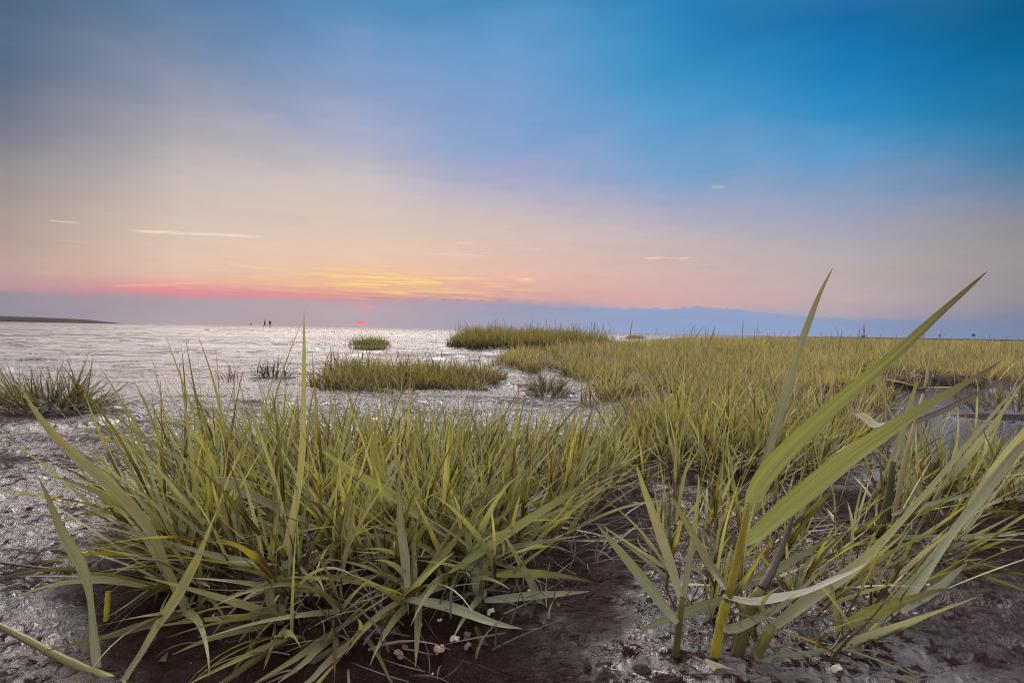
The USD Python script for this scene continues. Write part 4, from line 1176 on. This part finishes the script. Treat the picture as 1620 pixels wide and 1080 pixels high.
# broken bits of shell
def fragment(rng):
    a = np.linspace(0, rng.uniform(1.6, 3.6), 7); k = np.linspace(0, 1, 4)
    v = np.array([[math.cos(t) * (0.4 + 0.6 * q), math.sin(t) * (0.4 + 0.6 * q), 0.45 * (1 - q * q)] for t in a for q in k])
    i, j = np.meshgrid(np.arange(6), np.arange(3), indexing='ij')
    q = np.stack([i * 4 + j, (i + 1) * 4 + j, (i + 1) * 4 + j + 1, i * 4 + j + 1], -1).reshape(-1, 4)
    return v, np.vstack([q[:, [0, 1, 2]], q[:, [0, 2, 3]]]), np.zeros((28, 2))


fr = [fragment(R) for _ in range(5)]
fx, fy = [], []
for poly, n in ((under, 90), (fore_poly, 130), (mid_poly, 60)):
    place = in_polygon(poly)
    for k in range(n):
        x, y = place(R); fx.append(x); fy.append(y)
fx, fy = np.array(fx), np.array(fy)
scatter('shell_fragments', None, fr, np.column_stack([fx, fy, ground_z(fx, fy), R.uniform(0.0012, 0.0042, len(fx)), R.uniform(0, 6.28, len(fx))]), M['shell_white'], 'tiny white shell fragments strewn over the dark mud')


# people walking far out on the flat
def body(joints, bones):
    parts = []
    for a, b in bones:
        (pa, ra), (pb, rb) = joints[a], joints[b]
        s1 = manifold3d.Manifold.sphere(ra, 10).translate(tuple(pa)); s2 = manifold3d.Manifold.sphere(rb, 10).translate(tuple(pb))
        parts.append(manifold3d.Manifold.batch_hull([s1, s2]))
    m = manifold3d.Manifold.batch_boolean(parts, manifold3d.OpType.Add).refine_to_length(0.06).to_mesh()
    t = trimesh.Trimesh(m.vert_properties[:, :3], m.tri_verts)
    trimesh.smoothing.filter_taubin(t, iterations=6)
    return t


def person(label, px, depth, height, stride, turn, arms, lean=0.04):
    s, a = stride, arms
    J = dict(pelvis=((0, 0, .94), .125), belly=((lean * .4, 0, 1.10), .135), chest=((lean, 0, 1.34), .15), neck=((lean * 1.3, 0, 1.50), .06), head=((lean * 1.6 + .02, 0, 1.64), .095), crown=((lean * 1.6, 0, 1.70), .085), nose=((lean * 1.6 + .10, 0, 1.63), .02),
             hipL=((0, .09, .92), .10), hipR=((0, -.09, .92), .10), kneeL=((s * .5 + .04, .09, .50), .062), kneeR=((-s * .30 + .05, -.09, .50), .062), ankL=((s, .09, .09), .045), ankR=((-s * .9, -.09, .13), .045), toeL=((s + .17, .10, .05), .04), toeR=((-s * .9 + .15, -.10, .05), .04),
             shL=((lean, .20, 1.42), .065), shR=((lean, -.20, 1.42), .065), elL=((lean - a, .25, 1.15), .048), elR=((lean + a, -.25, 1.15), .048), wrL=((lean - a * .8 + .08, .25, .90), .035), wrR=((lean + a * 1.6 + .08, -.25, .92), .035), haL=((lean - a * .8 + .10, .25, .80), .035), haR=((lean + a * 1.8 + .10, -.25, .83), .035))
    B = [('pelvis', 'belly'), ('belly', 'chest'), ('chest', 'neck'), ('neck', 'head'), ('head', 'crown'), ('head', 'nose'), ('hipL', 'hipR'), ('hipL', 'kneeL'), ('kneeL', 'ankL'), ('ankL', 'toeL'), ('hipR', 'kneeR'), ('kneeR', 'ankR'), ('ankR', 'toeR'), ('chest', 'shL'), ('chest', 'shR'), ('shL', 'elL'), ('elL', 'wrL'), ('wrL', 'haL'), ('shR', 'elR'), ('elR', 'wrR'), ('wrR', 'haR'), ('belly', 'hipL'), ('belly', 'hipR')]
    t = body({k: (np.array(p), r) for k, (p, r) in J.items()}, B)
    t.apply_scale(height / 1.79)
    t.apply_transform(trimesh.transformations.rotation_matrix(turn, [0, 0, 1]))
    g0 = at(px, 515, depth)
    gz = float(ground_z(g0[0], g0[1]))
    v = np.array(t.vertices) + [g0[0], g0[1], gz - t.bounds[0][2] + 0.005]
    tag(obj('person', (v, t.faces), M['cloth'], None, True), label, 'person')


person('left one of two dark clad people walking on the far flat, mid stride', 418.5, 178, 1.82, 0.34, 0.2, 0.12)
person('right one of two dark clad people walking on the far flat', 427.0, 180, 1.78, 0.16, -0.9, 0.05)
person('third dark clad person, smallest and farthest, standing left of the walking pair', 397, 320, 1.7, 0.10, 1.2, 0.04)

# what stands on the shore beyond the meadow
def ground_point(px, depth):
    p = at(px, 530, depth)
    return np.array([p[0], p[1], 0.35 if depth > 240 else float(ground_z(p[0], p[1]))])


p = ground_point(1366, 170)
t = thing('beach_tent', 'tiny turquoise beach tent on the shore line behind the meadow', 'tent', tuple(p))
u = np.linspace(0, 1, 13); rows = []
for k in np.linspace(0, 1, 7):
    w = 0.72 * (1 - 0.35 * k); hgt = 0.95 * math.sin(math.pi * (0.5 - 0.42 * k)) ** 0.6
    rows.append(np.column_stack([-w * np.cos(math.pi * u) , np.full(13, -k * 0.9), hgt * np.sin(math.pi * u) ** 0.8]))
v = np.vstack(rows) + p
i, j = np.meshgrid(np.arange(6), np.arange(12), indexing='ij')
q = np.stack([i * 13 + j, i * 13 + j + 1, (i + 1) * 13 + j + 1, (i + 1) * 13 + j], -1).reshape(-1, 4)
q2 = np.vstack([q[:, [0, 1, 2]], q[:, [0, 2, 3]]])
obj('canopy', (v, np.vstack([q2, q2[:, ::-1]])), M['blue'], t, True)
obj('hoop', tube(rows[0] + p + [0, -0.01, 0], 0.02, 6)[:2], M['pole'], t, True)


def flag(px, depth, h, w, label, mat):
    p = ground_point(px, depth)
    t = thing('beach_flag', label, 'flag', tuple(p))
    obj('pole', tube(np.linspace(p - [0, 0, 0.1], p + [0, 0, h], 4), 0.035, 6)[:2], M['pole'], t, True)
    k = np.linspace(0, 1, 9)
    top = np.column_stack([k * w, 0.09 * np.sin(k * 7) * k, h - 0.03 - k * 0.42 * h * 0.5])
    bot = np.column_stack([k * w, 0.09 * np.sin(k * 7 + 0.5) * k, h - 0.48 * h + k * 0.20 * h])
    v = np.vstack([top, bot]) + p
    f = np.vstack([[(a, a + 1, a + 10), (a, a + 10, a + 9)] for a in range(8)])
    obj('cloth', (v, np.vstack([f, f[:, ::-1]])), M[mat], t, True)


flag(1538, 170, 1.9, 1.0, 'tiny blue flag on a pole on the shore at the far right', 'flag_blue')
flag(1485, 190, 1.6, 0.8, 'tiny pale pennant on the shore left of the blue flag', 'pole')


def mud_lump(px, py, w, h, label):
    x, y = gp(px, py)
    v = lump(mv, (w, w * 0.7, h), px, 0.4) + [x, y, float(ground_z(x, y))]
    tag(obj('mud_lump', (v, mf), M['bank'], None, True), label, 'mud lump', 'lumps of mud out on the flat')


mud_lump(328, 522, 0.15, 0.04, 'dark lump of mud on the flat left of the two walkers')
mud_lump(527, 525.5, 0.14, 0.035, 'low dark lump of mud on the flat below the sun')
mud_lump(619, 528, 0.12, 0.035, 'low dark lump of mud on the flat between the sun and the long island')
mud_lump(136, 517, 0.16, 0.05, 'tiny dark lump on the flat in front of the sandbank')
x, y = gp(688, 561)
for (px, py, h, label) in [(688, 560, 0.21, 'thin bare stalk standing in the wet channel left of the long island'), (628, 556, 0.15, 'short bare stalk standing in the wet channel above the low island')]:
    x, y = gp(px, py)
    tag(obj('bare_stalk', seed_stalk(x, y, h, 0.03, 0.5, R)[:2], M['dead'], None, True), label, 'grass stalk')

for k, (px, py, rx, ry, n, label) in enumerate([(85, 662, 0.19, 0.13, 260, 'dark dead stems matted round the foot of the small clump at the left edge'), (650, 608, 0.48, 0.30, 420, 'dark dead stems matted round the foot of the low island'), (868, 627, 0.12, 0.09, 120, 'dark dead stems round the foot of the twiggy tuft')]):
    cx, cy = gp(px, py)
    ring = polygon([(cx + rx * math.cos(t), cy + ry * math.sin(t)) for t in np.linspace(0, 6.28, 24)[:-1]])
    litter('dead_stems', label, ring, n, 'dead', 0.06, 0.003, R, 0.6, 0.012)
